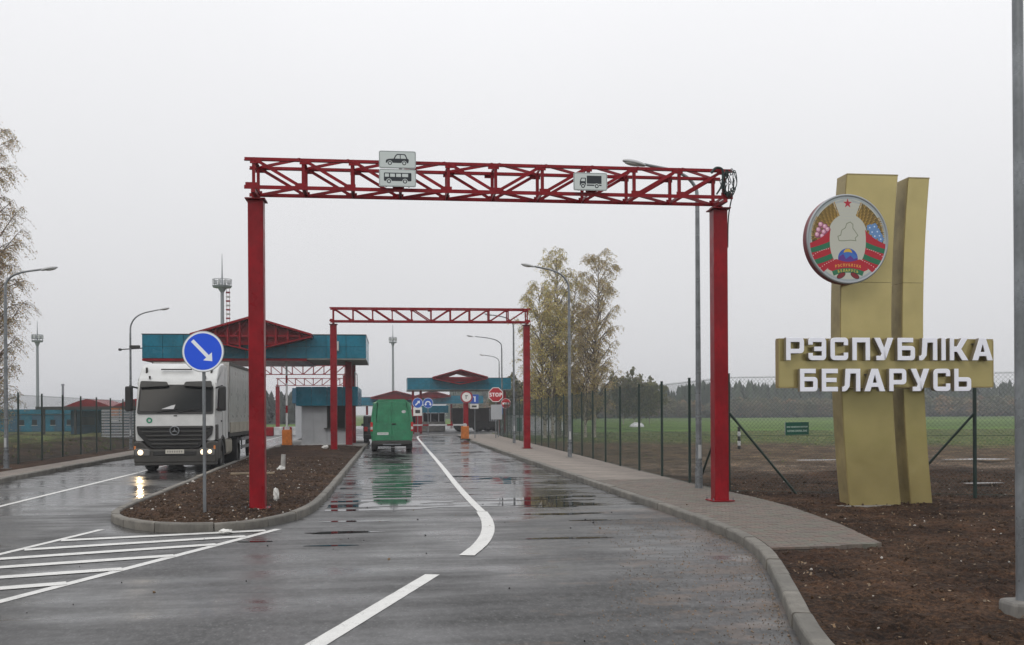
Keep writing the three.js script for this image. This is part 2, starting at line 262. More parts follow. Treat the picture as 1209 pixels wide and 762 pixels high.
// ---------------------------------------------------------------- kerbs, each stone a piece
const kerbMs = [0, 1, 2].map(k => std(lin(0.205 + 0.025 * k, 0.195 + 0.022 * k, 0.172 + 0.018 * k), 0.85, { map: wearRep(1.1 + k * 0.3) }));
const upNormal = (g) => { g.computeVertexNormals(); return g; };
function kerb(name, label, path, side, w, h, len = 1.0, base = -0.1) {
  const o = new THREE.Group(); o.name = name; scene.add(o); struct(o, label, 'kerb');
  const L = [0]; for (let i = 1; i < path.length; i++) L.push(L[i - 1] + Math.hypot(path[i][0] - path[i - 1][0], path[i][1] - path[i - 1][1]));
  const at = s => { let i = 1; while (i < L.length - 1 && L[i] < s) i++; const t = (s - L[i - 1]) / (L[i] - L[i - 1] || 1); const x = path[i - 1][0] + (path[i][0] - path[i - 1][0]) * t, z = path[i - 1][1] + (path[i][1] - path[i - 1][1]) * t; let dx = path[i][0] - path[i - 1][0], dz = path[i][1] - path[i - 1][1]; const q = Math.hypot(dx, dz) || 1; return [x, z, -dz / q * side, dx / q * side]; };
  const T = L[L.length - 1], n = Math.floor(T / len), R = rng(name.length * 97);
  for (let k = 0; k < n; k++) {
    const a = at(k * len + 0.009), m = at((k + 0.5) * len), b = at((k + 1) * len - 0.009), dy = (R() - 0.5) * 0.014, dj = (R() - 0.5) * 0.012, c = 0.025;
    const prof = [[0, base], [0, h - c], [c * 0.35, h - c * 0.35], [c, h], [w - 0.012, h], [w, h - 0.012], [w, base]];
    const rings = [a, m, b].map(([x, z, nx, nz]) => prof.map(([o2, y]) => [x + nx * (o2 + dj), y + dy, z + nz * (o2 + dj)]));
    const pos = [], push = (...v) => v.forEach(p => pos.push(...p));
    for (let r = 0; r < 2; r++) for (let i = 0; i < prof.length - 1; i++) { const A = rings[r][i], B = rings[r][i + 1], C = rings[r + 1][i + 1], D = rings[r + 1][i]; if (side > 0) push(A, C, B, A, D, C); else push(A, B, C, A, C, D); }
    for (const [ring, f] of [[rings[0], side > 0], [rings[2], side < 0]]) for (let i = 1; i < prof.length - 1; i++) f ? push(ring[0], ring[i], ring[i + 1]) : push(ring[0], ring[i + 1], ring[i]);
    const g = new THREE.BufferGeometry(); g.setAttribute('position', new THREE.Float32BufferAttribute(pos, 3)); g.computeVertexNormals();
    mesh('kerb_stone', metreUV(g), kerbMs[Math.floor(R() * 3)], o);
  }
}
kerb('walk_kerb', 'pale concrete kerb along the paved walk by the gantry', kerbR, 1, 0.16, 0.13);
kerb('island_kerb', 'concrete kerb round the planted island', [...islOut], 1, 0.14, 0.14);
kerb('lorry_lane_kerb', 'concrete kerb beside the white lorry lane', [...kerbL], -1, 0.15, 0.13);

// ---------------------------------------------------------------- paved walks
const pavMs = [0, 1, 2, 3].map(k => std(lin(0.2 + 0.018 * (k % 3), 0.168 + 0.014 * (k % 2) + 0.004 * k, 0.145 + 0.01 * (k % 2)), 0.85, { map: wearRep(1.7 + k * 0.23) }));
function strip(path0, path1, y, z0, z1, dz = 1) {   // sheet between two paths over a z range
  const pos = [], idx = [], uv = [], n = Math.ceil((z0 - z1) / dz);
  for (let i = 0; i <= n; i++) { const z = z0 + (z1 - z0) * i / n; for (const p of [path0, path1]) { const x = lerpPath(p, z); pos.push(x, y, z); uv.push(x, z); } if (i) { const a = 2 * i - 2; idx.push(a, a + 1, a + 2, a + 1, a + 3, a + 2); } }
  const g = new THREE.BufferGeometry(); g.setAttribute('position', new THREE.Float32BufferAttribute(pos, 3)); g.setAttribute('uv', new THREE.Float32BufferAttribute(uv, 2)); g.setIndex(idx); g.computeVertexNormals(); return g;
}
const paveT = dataTex(512, 512, (i, j) => { const u = i / 512, v = j / 512, row = Math.floor(v * 20), o = row % 2 ? 0.5 : 0; const cx = (u * 10 + o) % 1, cy = (v * 20) % 1; const id = tn(Math.floor(u * 10 + o) + 0.5, row + 0.5, 64); let g = 150 + 26 * (id - 0.5) + 40 * (tn(u * 128, v * 128, 128) - 0.5) + 46 * (tfbm(u, v, 3, 4) - 0.5); if (cx < 0.05 || cy < 0.09) g -= 48; return [g, g * 0.94, g * 0.875]; }, true);
paveT.repeat.set(1 / 2, 1 / 2);
const paveM = std(lin(0.66, 0.645, 0.64), 0.8, { map: paveT });
{
  const kIn = kerbR.map(([x, z]) => [x + 0.165, z]);
  const g = new THREE.Group(); g.name = 'paved_walk'; scene.add(g); struct(g, 'brown-grey block paved walk running past the red gantries', 'walk');
  // bed and side faces
  const bedM = std(lin(0.12, 0.1, 0.08), 0.95);
  mesh('bedding', strip(kIn, walkIn, 0.098, -11.6, -24), bedM, g);
  const far = mesh('far_paving', strip(kIn, walkIn, 0.122, -24, -78), paveM, g); far.userData.kind = 'stuff';
  const R = rng(8), spots = [];
  for (let r = 0; ; r++) { const z = -11.62 - r * 0.103; if (z < -24) break; const xa = lerpPath(kIn, z - 0.05) + 0.004, xb = z > -11.78 ? 6.17 - (z + 11.75) * 0 : lerpPath(walkIn, z - 0.05); for (let x = xa + (r % 2 ? 0.1 : 0) - 0.1; x < xb; x += 0.203) { const l = Math.max(x, xa), e = Math.min(x + 0.199, xb); if (e - l < 0.03) continue; const frontEdge = -11.5 - (l - 4.62) / 1.55 * 0.25; if (z > frontEdge) continue; spots.push([(l + e) / 2, z - 0.05, e - l, 0.1 + (R() - 0.5) * 0.004, R()]); } }
  const full = new THREE.BoxGeometry(0.197, 0.06, 0.098); const fullU = metreUV(full);
  const rest = [[], [], [], []]; let n = 0;
  for (const [x, z, w, y, q] of spots) {
    const k = Math.floor(q * 4);
    if (n < 300) { const m = mesh('paver', Math.abs(w - 0.199) < 0.002 ? fullU : metreUV(new THREE.BoxGeometry(w - 0.003, 0.06, 0.098)), pavMs[k], g); m.position.set(x, y - 0.008, z); m.rotation.set((q * 37 % 1 - 0.5) * 0.02, 0, (q * 91 % 1 - 0.5) * 0.02); n++; }
    else { const b = new THREE.BoxGeometry(w - 0.003, 0.06, 0.098).toNonIndexed(); b.translate(x, y - 0.008, z); rest[k].push(b); }
  }
  rest.forEach((l, k) => { if (l.length) { const m = mesh('paver_run', metreUV(merge(l)), pavMs[k], g); m.userData.kind = 'stuff'; } });
  const gl = new THREE.Group(); gl.name = 'lorry_lane_walk'; scene.add(gl); struct(gl, 'grey paved walk between the lorry lane and the green fence', 'walk');
  const lp = mesh('paving', strip(walkLIn, kerbL.map(([x, z]) => [x - 0.15, z]), 0.118, 4, -78), paveM, gl);
}

// ---------------------------------------------------------------- bare earth
const dirtT = dataTex(1024, 1024, (i, j) => { const u = i / 1024, v = j / 1024; const a = tfbm(u, v, 5, 6), b = tn(u * 128, v * 128, 128), c = tn(u * 512, v * 512, 512); let g = 122 + 130 * (a - 0.5) + 80 * (b - 0.5) + 80 * (c - 0.5); if (c > 0.955) g += 60; return [g, g * 0.97, g * 0.93]; }, true);
dirtT.repeat.set(1 / 3, 1 / 3);
const dirtB = dataTex(512, 512, (i, j) => 255 * tfbm(i / 512, j / 512, 12, 5)); dirtB.repeat.set(1 / 1.2, 1 / 1.2);
const dirtM = matte(lin(1, 1, 1), 0.9, 0.3, { map: dirtT, vertexColors: true, bumpMap: dirtB, bumpScale: 0.04 });
function earth(name, label, rows, xs, hf, cf, mat = dirtM) {   // rows: z list; xs(z) -> x list
  const pos = [], col = [], uv = [], idx = []; let nx = 0;
  rows.forEach((z, j) => { const X = xs(z); nx = X.length; X.forEach(x => { pos.push(x, hf(x, z), z); uv.push(x, z); const c = cf(x, z); col.push(...c); }); });
  for (let j = 0; j < rows.length - 1; j++) for (let i = 0; i < nx - 1; i++) { const a = j * nx + i; idx.push(a, a + 1, a + nx, a + 1, a + nx + 1, a + nx); }
  const g = new THREE.BufferGeometry(); g.setAttribute('position', new THREE.Float32BufferAttribute(pos, 3)); g.setAttribute('uv', new THREE.Float32BufferAttribute(uv, 2)); g.setAttribute('color', new THREE.Float32BufferAttribute(col, 3)); g.setIndex(idx); g.computeVertexNormals();
  return struct(mesh(name, g, mat), label, 'earth');
}
const mix = (a, b, t) => a.map((v, i) => v + (b[i] - v) * t);
const C_DARK = [0.118, 0.062, 0.037], C_BR = [0.225, 0.132, 0.08], C_MUD = [0.4, 0.29, 0.205], C_PALE = [0.55, 0.45, 0.37], C_GR = [0.3, 0.44, 0.13], C_GR2 = [0.4, 0.46, 0.18], C_STRAW = [0.42, 0.32, 0.17];
const inWalk = (x, z) => z < -11.3 && x < lerpPath(walkIn, z);
function hRight(x, z) {
  const n = 0.045 * fbm(x * 0.7, z * 0.7, 1, 4) + 0.04 * fbm(x * 4, z * 4, 2, 3) + 0.03 * fbm(x * 12, z * 12, 3, 2);
  const kx = lerpPath(kerbR, z), e = sm(kx + 0.1, kx + 0.6, x);
  let h = 0.085 + n * (0.35 + 0.65 * e);
  if (z < -11.2) { const w = lerpPath(walkIn, Math.min(z, -11.76)); const under = z < -11.5 - Math.max(0, Math.min(1, (x - 4.62) / 1.55)) * 0.25 ? sm(w + 0.12, w - 0.12, x) : 0; h = h * (1 - under) + 0.02 * under; h -= 0.0; }
  h += 0.14 * sm(9, 14, x) * sm(-22, -25, z) * (0.6 + fbm(x * 0.3, z * 0.5, 5, 3)) * sm(-32, -28, z);   // low bank
  h -= 0.1 * sm(-34, -70, z);
  return h;
}
function cRight(x, z) {
  const n = fbm(x * 0.35, z * 0.35, 9, 4), m = fbm(x * 1.6, z * 1.6, 12, 3);
  let c = mix(C_DARK, C_BR, Math.max(0, Math.min(1, 0.42 + 0.7 * n + 0.5 * m)));
  const d = -z + 0.12 * (x - 10), dg = -z + 0.85 * Math.min(12, x - 23);
  const a = sm(24.5, 28, d + 2.2 * n), b = sm(45, 56, dg + 7 * n + 2.5 * m), s = sm(30, 37, d + 6 * m);
  const streak = 0.5 + 0.9 * fbm(x * 0.12, z * 0.9, 21, 3);
  c = mix(c, mix(C_MUD, C_PALE, Math.max(0, Math.min(1, streak))), a * (1 - 0.35 * Math.max(0, Math.min(1, 0.5 + m))));
  c = mix(c, mix(C_BR, C_STRAW, Math.max(0, Math.min(1, 0.4 + m))), s * 0.75);
  c = mix(c, mix(C_GR, C_GR2, Math.max(0, Math.min(1, 0.4 + 0.8 * n + 0.5 * m))), b);
  return c;
}
{
  const rows = []; let z = 4; while (z > -90) { rows.push(z); z -= z > -3 ? 0.2 : z > -26 ? 0.055 + 0.0012 * Math.abs(z + 3) : 0.09 + 0.012 * (-z - 26); }
  earth('earth_verge', 'bare dark brown earth round the monument, turning to grass', rows, z => { const k = lerpPath(kerbR, z) + 0.14, X = []; for (let i = 0; i <= 190; i++) { const t = i / 190; X.push(k + 10 * t + 75 * Math.pow(t, 3.2)); } return X; }, hRight, cRight);
  const iz = []; for (let q = -15.55; q > -52; q -= 0.06 + 0.002 * (-q - 15)) iz.push(q);
  const isR = islRight.slice(), isL = islLeft.slice();
  const fR = z => lerpPath(isR, z), fL = z => lerpPath(isL, z);
  globalThis.islandX = [fL, fR];
  const hI = (x, z) => { const l = fL(z) + 0.1, r = fR(z) - 0.1, e = Math.min(x - l, r - x, (-15.45 - z) * 0.9); return 0.105 + 0.07 * sm(0, 1.2, e) + (0.03 * fbm(x * 0.9, z * 0.9, 31, 3) + 0.035 * fbm(x * 5, z * 5, 32, 4)) * sm(0, 0.4, e); };
  globalThis.hIsland = hI;
  earth('island_earth', 'bare brown earth of the kerbed traffic island', iz, z => { const l = fL(z) + 0.12, r = fR(z) - 0.12, X = []; for (let i = 0; i <= 70; i++) X.push(l + Math.max(0.02, r - l) * i / 70); return X; }, hI, (x, z) => { const n = fbm(x * 0.5, z * 0.5, 40, 4), m = fbm(x * 2, z * 2, 41, 3); return mix(C_DARK, C_BR, Math.max(0, Math.min(1, 0.45 + 0.7 * n + 0.5 * m))); });
  const lz = []; for (let q = 4; q > -120; q -= 0.35 + 0.006 * Math.max(0, -q - 20)) lz.push(q);
  const hL = (x, z) => 0.09 + 0.05 * fbm(x * 0.8, z * 0.8, 51, 4) + (0.28 + 0.5 * fbm(x * 0.16, z * 0.2, 52, 3)) * sm(-14, -18, x) * sm(-26, -36, z) * sm(-95, -60, z) - 0.12 * sm(-70, -115, z);
  globalThis.hLeft = hL;
  earth('lorry_side_verge', 'dark rough earth and grass behind the fence of the lorry lane', lz, z => { const k = lerpPath(walkLIn, z), X = []; for (let i = 0; i <= 90; i++) { const t = i / 90; X.push(k - 14 * (1 - t) - 80 * Math.pow(1 - t, 2.6)); } return X; }, hL, (x, z) => { const n = fbm(x * 0.2, z * 0.2, 60, 4), m = fbm(x * 1.1, z * 1.1, 61, 3); let c = mix(C_DARK, C_BR, Math.max(0, Math.min(1, 0.4 + 0.8 * n + 0.4 * m))); c = mix(c, mix(C_GR, C_GR2, 0.5 + m), sm(-16, -22, x + 3 * m) * sm(-0.25, 0.25, n + 0.12 + 0.3 * sm(-55, -75, z))); return c; });
}
// water lying on the mud beyond the fence
for (const [cx, cz, rx, rz, s, lab] of [[14.2, -31.0, 0.9, 0.2, 1, 'pale puddle on the mud left of the monument'], [19.2, -30.2, 1.0, 0.3, 2, 'pale puddle on the mud under the fence brace'], [13.2, -20.6, 0.45, 0.1, 3, 'small puddle by the braced fence post'], [17.8, -33.0, 1.3, 0.22, 4, 'long thin puddle at the edge of the mud']])
  waterSheet('mud_puddle', cx - rx * 1.4, cx + rx * 1.4, cz + rz * 1.5, cz - rz * 1.5, 0.06, 0.04, (x, z) => 1 - Math.hypot((x - cx) / rx, (z - cz) / rz) + 0.8 * fbm(x * 0.9, z * 4, s * 3, 3), lab, std(lin(0.1, 0.085, 0.07), 0.06), hRight(cx, cz) + 0.075);

// clods, pebbles and leaf litter
function scatter(name, label, geo, mat, list) { const im = new THREE.InstancedMesh(geo, mat, list.length), o = new THREE.Object3D(), c = new THREE.Color(); list.forEach(([x, y, z, s, a, b, col], i) => { o.position.set(x, y, z); o.rotation.set(a, b, a * 3); o.scale.set(s * (0.8 + 0.5 * (a % 1)), s * 0.65, s); o.updateMatrix(); im.setMatrixAt(i, o.matrix); c.setRGB(...col); im.setColorAt(i, c); }); im.name = name; im.castShadow = im.receiveShadow = true; scene.add(im); return stuff(im, label, 'litter'); }
{
  const R = rng(77), clod = new THREE.IcosahedronGeometry(1, 1); { const p = clod.attributes.position; for (let i = 0; i < p.count; i++) { const f = 1 + 0.35 * P3(p.getX(i) * 1.6 + 3, p.getY(i) * 1.6, p.getZ(i) * 1.6); p.setXYZ(i, p.getX(i) * f, p.getY(i) * f, p.getZ(i) * f); } clod.computeVertexNormals(); }
  const A = [], Lf = [];
  for (let i = 0; i < 16000; i++) { const z = -5 - 19 * Math.pow(R(), 0.9), k = lerpPath(kerbR, z) + 0.22, x = k + 11 * Math.pow(R(), 0.8); if (inWalk(x, z) && z < -11.5) continue; const big = Math.pow(R(), 6), s = 0.005 + 0.01 * R() + 0.03 * big * sm(-0.1, 0.35, fbm(x * 0.8, z * 0.8, 90, 2)); const t = 0.6 + 0.8 * R(); A.push([x, hRight(x, z) + s * 0.2, z, s, R() * 6, R() * 6, R() < 0.012 ? [0.42, 0.4, 0.37] : [0.06 * t, 0.04 * t, 0.028 * t]]); }
  for (let i = 0; i < 7000; i++) { const z = -15.7 - 22 * Math.pow(R(), 1.4), l = islandX[0](z) + 0.2, r = islandX[1](z) - 0.2, x = l + (r - l) * R(), s = 0.007 + 0.012 * R() + 0.025 * Math.pow(R(), 6), t = 0.6 + 0.8 * R(); A.push([x, hIsland(x, z) + s * 0.2, z, s, R() * 6, R() * 6, R() < 0.02 ? [0.42, 0.4, 0.37] : [0.06 * t, 0.04 * t, 0.028 * t]]); }
  scatter('soil_clods', 'crumbs and clods of brown soil', clod, matte(lin(1, 1, 1), 0.95, 0.3), A);
  const leaf = new THREE.PlaneGeometry(1.6, 1, 2, 1); { const p = leaf.attributes.position; for (let i = 0; i < p.count; i++) p.setZ(i, 0.25 * p.getX(i) * p.getX(i)); leaf.rotateX(-Math.PI / 2); leaf.computeVertexNormals(); }
  for (let i = 0; i < 2600; i++) { const right = R() < 0.68; let x, z, y; if (right) { z = -5 - 17 * R(); x = lerpPath(kerbR, z) + 0.25 + 9 * Math.pow(R(), 1.2); if (inWalk(x, z) && z < -11.5 && R() < 0.97) continue; y = inWalk(x, z) && z < -11.5 ? 0.13 : hRight(x, z) + 0.012; } else { z = -15.8 - 20 * R(); x = islandX[0](z) + 0.25 + (islandX[1](z) - islandX[0](z) - 0.5) * R(); y = hIsland(x, z) + 0.012; } const t = 0.5 + 0.7 * R(); Lf.push([x, y, z, 0.012 + 0.016 * R(), (R() - 0.5) * 0.7, R() * 6, R() < 0.5 ? [0.2 * t, 0.13 * t, 0.07 * t] : [0.24 * t, 0.18 * t, 0.12 * t]]); }
  scatter('fallen_leaves', 'small fallen birch leaves strewn on the bare earth', leaf, std(lin(1, 1, 1), 0.8, { side: THREE.DoubleSide }), Lf);
  const B = []; for (let i = 0; i < 60; i++) { const z = -7.5 - 14 * R(), x = -4 + 8 * R(); if (x > lerpPath(kerbR, z) - 0.1 || (z < -15 && x < -1.3)) continue; B.push([x, 0.006, z, 0.006 + 0.014 * Math.pow(R(), 3), R() * 6, R() * 6, R() < 0.7 ? [0.02, 0.02, 0.02] : [0.16, 0.1, 0.05]]); }
  for (let i = 0; i < 2600; i++) { const z = -6.0 - 10 * R(), x = lerpPath(kerbR, z) - 0.05 - 1.7 * Math.pow(R(), 2); B.push([x, 0.004, z, 0.003 + 0.006 * Math.pow(R(), 2), R() * 6, R() * 6, R() < 0.5 ? [0.22, 0.16, 0.11] : [0.14, 0.12, 0.1]]); }
  scatter('road_grit', 'grit and crumbs lying on the wet asphalt', clod, std(lin(1, 1, 1), 0.85), B);
  // grass tufts toward the field
  const tuft = (() => { const pos = []; const r = rng(3); for (let i = 0; i < 9; i++) { const a = r() * 6.28, l = 0.5 + 0.6 * r(), w = 0.045, ox = (r() - 0.5) * 0.5, oz = (r() - 0.5) * 0.5, bx2 = Math.cos(a) * 0.35 * l, bz = Math.sin(a) * 0.35 * l; pos.push(ox - w * Math.sin(a), 0, oz + w * Math.cos(a), ox + w * Math.sin(a), 0, oz - w * Math.cos(a), ox + bx2, l, oz + bz); } const g = new THREE.BufferGeometry(); g.setAttribute('position', new THREE.Float32BufferAttribute(pos, 3)); g.computeVertexNormals(); return g; })();
  const T = []; for (let i = 0; i < 22000; i++) { const right = R() < 0.72; let x, z, y, s; if (right) { z = -29 - 60 * Math.pow(R(), 1.3); x = 8.6 + 65 * Math.pow(R(), 1.1) ; const n = fbm(x * 0.35, z * 0.35, 9, 4), m = fbm(x * 1.6, z * 1.6, 12, 3), d = -z + 0.85 * Math.min(12, x - 23); if (R() > 0.03 + sm(44, 56, d + 7 * n + 3 * m)) continue; y = hRight(x, z); s = 0.08 + 0.12 * R(); } else { z = -28 - 75 * R(); x = -14.2 - 45 * Math.pow(R(), 1.2); if (fbm(x * 0.2, z * 0.2, 60, 4) < -0.12 && R() < 0.85) continue; y = hLeft(x, z); s = 0.1 + 0.2 * R(); } const t = 0.6 + 0.6 * R(); T.push([x, y, z, s, 0, R() * 6, R() < 0.25 ? [0.24 * t, 0.2 * t, 0.09 * t] : [0.1 * t, 0.15 * t, 0.035 * t]]); }
  const im = scatter('grass_tufts', 'grass growing at the edge of the field', tuft, std(lin(1, 1, 1), 0.9, { side: THREE.DoubleSide }), T);
}

// ---------------------------------------------------------------- road markings
const paintT = dataTex(512, 512, (i, j) => { const u = i / 512, v = j / 512, a = tfbm(u, v, 8, 5), c = tn(u * 256, v * 256, 256); let g = 218 + 34 * (a - 0.5) + 26 * (c - 0.5); if (a > 0.63 && c > 0.62) g -= 60; return [g, g, g * 0.99]; }, true);
paintT.repeat.set(1 / 1.3, 1 / 1.3);
const paintM = std(lin(0.86, 0.86, 0.85), 0.42, { map: paintT });
function ribbon(pts, w, y = 0.0045) { // constant-width line along points
  const pos = [], uv = [], idx = []; pts.forEach(([x, z], i) => { const a = pts[Math.max(0, i - 1)], b = pts[Math.min(pts.length - 1, i + 1)]; let dx = b[0] - a[0], dz = b[1] - a[1]; const q = Math.hypot(dx, dz); dx /= q; dz /= q; const e = (0.006 * P3(x * 6, z * 6, 1)); for (const s of [-1, 1]) { const X = x - dz * s * (w / 2 + e), Z = z + dx * s * (w / 2 + e); pos.push(X, y, Z); uv.push(X, Z); } if (i) { const k = 2 * i - 2; idx.push(k, k + 2, k + 1, k + 1, k + 2, k + 3); } });
  const g = new THREE.BufferGeometry(); g.setAttribute('position', new THREE.Float32BufferAttribute(pos, 3)); g.setAttribute('uv', new THREE.Float32BufferAttribute(uv, 2)); g.setIndex(idx); g.computeVertexNormals(); if (g.attributes.normal.getY(0) < 0) { idx.reverse(); g.setIndex(idx); g.computeVertexNormals(); } return g;
}
const dense = (a, b, n = 20) => Array.from({ length: n + 1 }, (_, i) => [a[0] + (b[0] - a[0]) * i / n, a[1] + (b[1] - a[1]) * i / n]);
struct(mesh('lane_line', ribbon(smooth([[0.93, -12.35], [1.2, -13.4], [1.43, -14.75], [1.57, -16.3], [1.62, -17.8]], 30), 0.2, 0.0085), paintM), 'short curved start of the white lane line', 'marking');
struct(mesh('lane_line', ribbon([...smooth([[1.62, -17.83], [1.6, -20], [1.6, -24], [1.68, -34], [1.76, -50], [1.85, -66], [1.93, -74.5], [2.05, -77.5], [2.5, -80.5], [4.4, -85]], 120)], 0.15, 0.0085), paintM), 'long white lane line running on to the far checkpoint', 'marking');
struct(mesh('lane_dash', ribbon(dense([-0.78, -7.2], [0.44, -10.97], 24), 0.17), paintM), 'slanting white dash in the road before the curved line', 'marking');
struct(mesh('edge_line', ribbon([...dense([-7.55, -8], [-7.75, -20.6], 30), ...dense([-7.76, -21], [-7.9, -32], 30), ...dense([-7.95, -33], [-9.0, -84], 40)], 0.13), paintM), 'white line along the lorry lane', 'marking');
{
  const o = new THREE.Group(); o.name = 'hatched_marking'; scene.add(o); struct(o, 'white hatched triangle before the tip of the island', 'marking');
  const s = (n, a, b, w, y) => mesh(n, ribbon(dense(a, b, 26), w, y), paintM, o);
  s('border_line', [-5.25, -12.55], [-4.55, -16.1], 0.11, 0.0045); s('border_line', [-4.13, -9.03], [-1.78, -15.7], 0.13, 0.0045);
  // stripes slant across the triangle
  for (const [a, b] of [[[-4.73, -14.77], [-1.95, -15.52]], [[-4.9, -13.83], [-2.15, -14.83]], [[-5.0, -12.95], [-2.42, -13.97]], [[-5.1, -12.1], [-2.77, -12.95]], [[-5.1, -11.25], [-3.14, -11.92]], [[-4.9, -10.45], [-3.47, -11.0]]]) s('stripe', a, b, 0.22, 0.0088);
}
// ---------------------------------------------------------------- red gantries
function gantry(o, x0, x1, zf, zb, yb, yt, bays, colW, colTop, steel = true, mat = M.red, overhang = 0.16) {
  const zc = (zf + zb) / 2, A = steel ? angleBar : (a, b, w) => bar(a, b, w * 0.8);
  for (const x of [x0, x1]) {
    const c = mesh('column', metreUV(box(colW, colTop, colW, x, colTop / 2, zc, 0.02)), M.red, o);
    mesh('base_plate', box(colW + 0.16, 0.02, colW + 0.16, x, 0.14, zc), M.red, c);
    for (const bxo of [-1, 1]) for (const bz of [-1, 1]) mesh('anchor_bolt', cyl(V(x + bxo * (colW / 2 + 0.055), 0.1, zc + bz * (colW / 2 + 0.055)), V(x + bxo * (colW / 2 + 0.055), 0.19, zc + bz * (colW / 2 + 0.055)), 0.013, 0.013, 8), M.galv, c);
    mesh('cap_plate', box(colW + 0.08, 0.02, colW + 0.14, x, colTop + 0.011, zc), mat, c);
    mesh('bearing', box(0.07, 0.06, Math.abs(zf - zb) + 0.2, x, yb - 0.075, zc), mat, c); mesh('bearing_stub', box(0.14, yb - colTop - 0.12, 0.1, x, (yb + colTop) / 2 - 0.04, zc), mat, c);
  }
  const q = 0.066;
  for (const z of [zf, zb]) for (const y of [yb, yt]) mesh('chord', A(V(x0 - overhang, y, z), V(x1 + overhang, y, z), q, 0.012, y === yt ? -1 : 1), mat, o);
  const n = bays, dx = (x1 - x0) / n, f = 0.035 * (zf > zb ? 1 : -1);
  for (let i = 0; i <= n; i++) {
    const x = x0 + i * dx;
    for (const [z, s] of [[zf, 1], [zb, -1]]) {
      mesh('upright', A(V(x, yb, z - s * f * 0.4), V(x, yt, z - s * f * 0.4), 0.055), mat, o);
      for (const [y, k] of [[yb, 1], [yt, -1]]) mesh('gusset', box(0.2, 0.1, 0.01, x + (i < n / 2 ? -1 : 1) * (y === yb ? 0.04 : -0.04), y + k * 0.035, z + s * f * 0.62), mat, o);
    }
    for (const y of [yb, yt]) mesh('cross_tie', A(V(x, y, zf), V(x, y, zb), 0.05), mat, o);
    if (i < n) {
      const x2 = x + dx, left = i < n / 2;
      for (const [z, s] of [[zf, 1], [zb, -1]]) mesh('diagonal', left ? A(V(x, yt, z + s * f * 0.2), V(x2, yb, z + s * f * 0.2), 0.055) : A(V(x, yb, z + s * f * 0.2), V(x2, yt, z + s * f * 0.2), 0.055), mat, o);
      for (const y of [yb, yt]) mesh('plan_brace', left ? A(V(x + 0.05, y + 0.004, zb), V(x2 - 0.05, y + 0.004, zf), 0.055) : A(V(x + 0.05, y + 0.004, zf), V(x2 - 0.05, y + 0.004, zb), 0.055), mat, o);
    }
  }
}
const g1 = thing('steel_gantry', 'tall red lattice gantry with car, bus and lorry signs over the road', 'gantry', [0, 0, 0], 0, 'red steel gantries over the road');
gantry(g1, -2.37, 6.13, -17.52, -18.16, 5.77, 6.27, 10, 0.27, 5.6);
const g2 = thing('steel_gantry', 'red lattice gantry without signs in front of the green van', 'gantry', [0, 0, 0], 0, 'red steel gantries over the road');
gantry(g2, -2.66, 6.36, -45.7, -46.35, 6.1, 6.7, 10, 0.3, 5.95);
{
  const b = thing('cable_coil', 'tangle of black cable hanging at the end of the gantry truss', 'cable'); const R = rng(4);
  for (let k = 0; k < 5; k++) { const p = []; const ox = 6.0 + 0.03 * k; for (let i = 0; i <= 26; i++) { const a = i / 26 * Math.PI * 2 * 1.6 + k; p.push(V(ox + 0.09 * Math.cos(a) * (0.6 + 0.6 * R()) + 0.12, 6.04 + 0.23 * Math.sin(a) * (0.6 + 0.5 * R()) - 0.06 * R(), -17.42 + 0.07 * Math.sin(a * 0.7 + k))); } mesh('cable_loop', tube(p, 0.0085, 0.0085, 6, 60), M.cable, b); }
  mesh('cable_bundle', tube([V(5.86, 6.2, -17.44), V(5.95, 6.29, -17.42), V(6.06, 6.27, -17.42), V(6.08, 6.1, -17.44), V(6.05, 5.95, -17.45), V(5.98, 5.82, -17.5)], 0.026, 0.016, 8, 30), M.cable, b);
  mesh('drop_cable', tube([V(6.32, 6.1, -17.5), V(6.33, 5.9, -17.6), V(6.31, 5.5, -17.78), V(6.31, 4.9, -17.84)], 0.012, 0.012, 6, 16), M.cable, b);
}
// ---------------------------------------------------------------- flat signs
function plateSign(o, w, h, r, x, y, z, tex, t = 0.02, roughness = 0.5) {
  const p = mesh('plate', extrude(rrect(w, h, r), t).translate(x, y, z - t), M.signBack, o);
  const f = new THREE.ShapeGeometry(rrect(w - 0.006, h - 0.006, r), 8); mesh('sign_face', faceUV(f).translate(x, y, z + 0.002), new THREE.MeshStandardMaterial({ map: tex, roughness }), o); return p;
}
const signGrey = '#c3cbcb';
const rr = (c, x, y, w, h, r) => { c.beginPath(); c.moveTo(x + r, y); c.lineTo(x + w - r, y); c.quadraticCurveTo(x + w, y, x + w, y + r); c.lineTo(x + w, y + h - r); c.quadraticCurveTo(x + w, y + h, x + w - r, y + h); c.lineTo(x + r, y + h); c.quadraticCurveTo(x, y + h, x, y + h - r); c.lineTo(x, y + r); c.quadraticCurveTo(x, y, x + r, y); c.closePath(); };
const signBase = (c, w, h) => { c.fillStyle = signGrey; c.fillRect(0, 0, w, h); c.strokeStyle = '#3a4448'; c.lineWidth = 5; rr(c, 8, 8, w - 16, h - 16, 26); c.stroke(); };
const circ = (c, x, y, r, f) => { c.fillStyle = f; c.beginPath(); c.arc(x, y, r, 0, Math.PI * 2); c.fill(); };
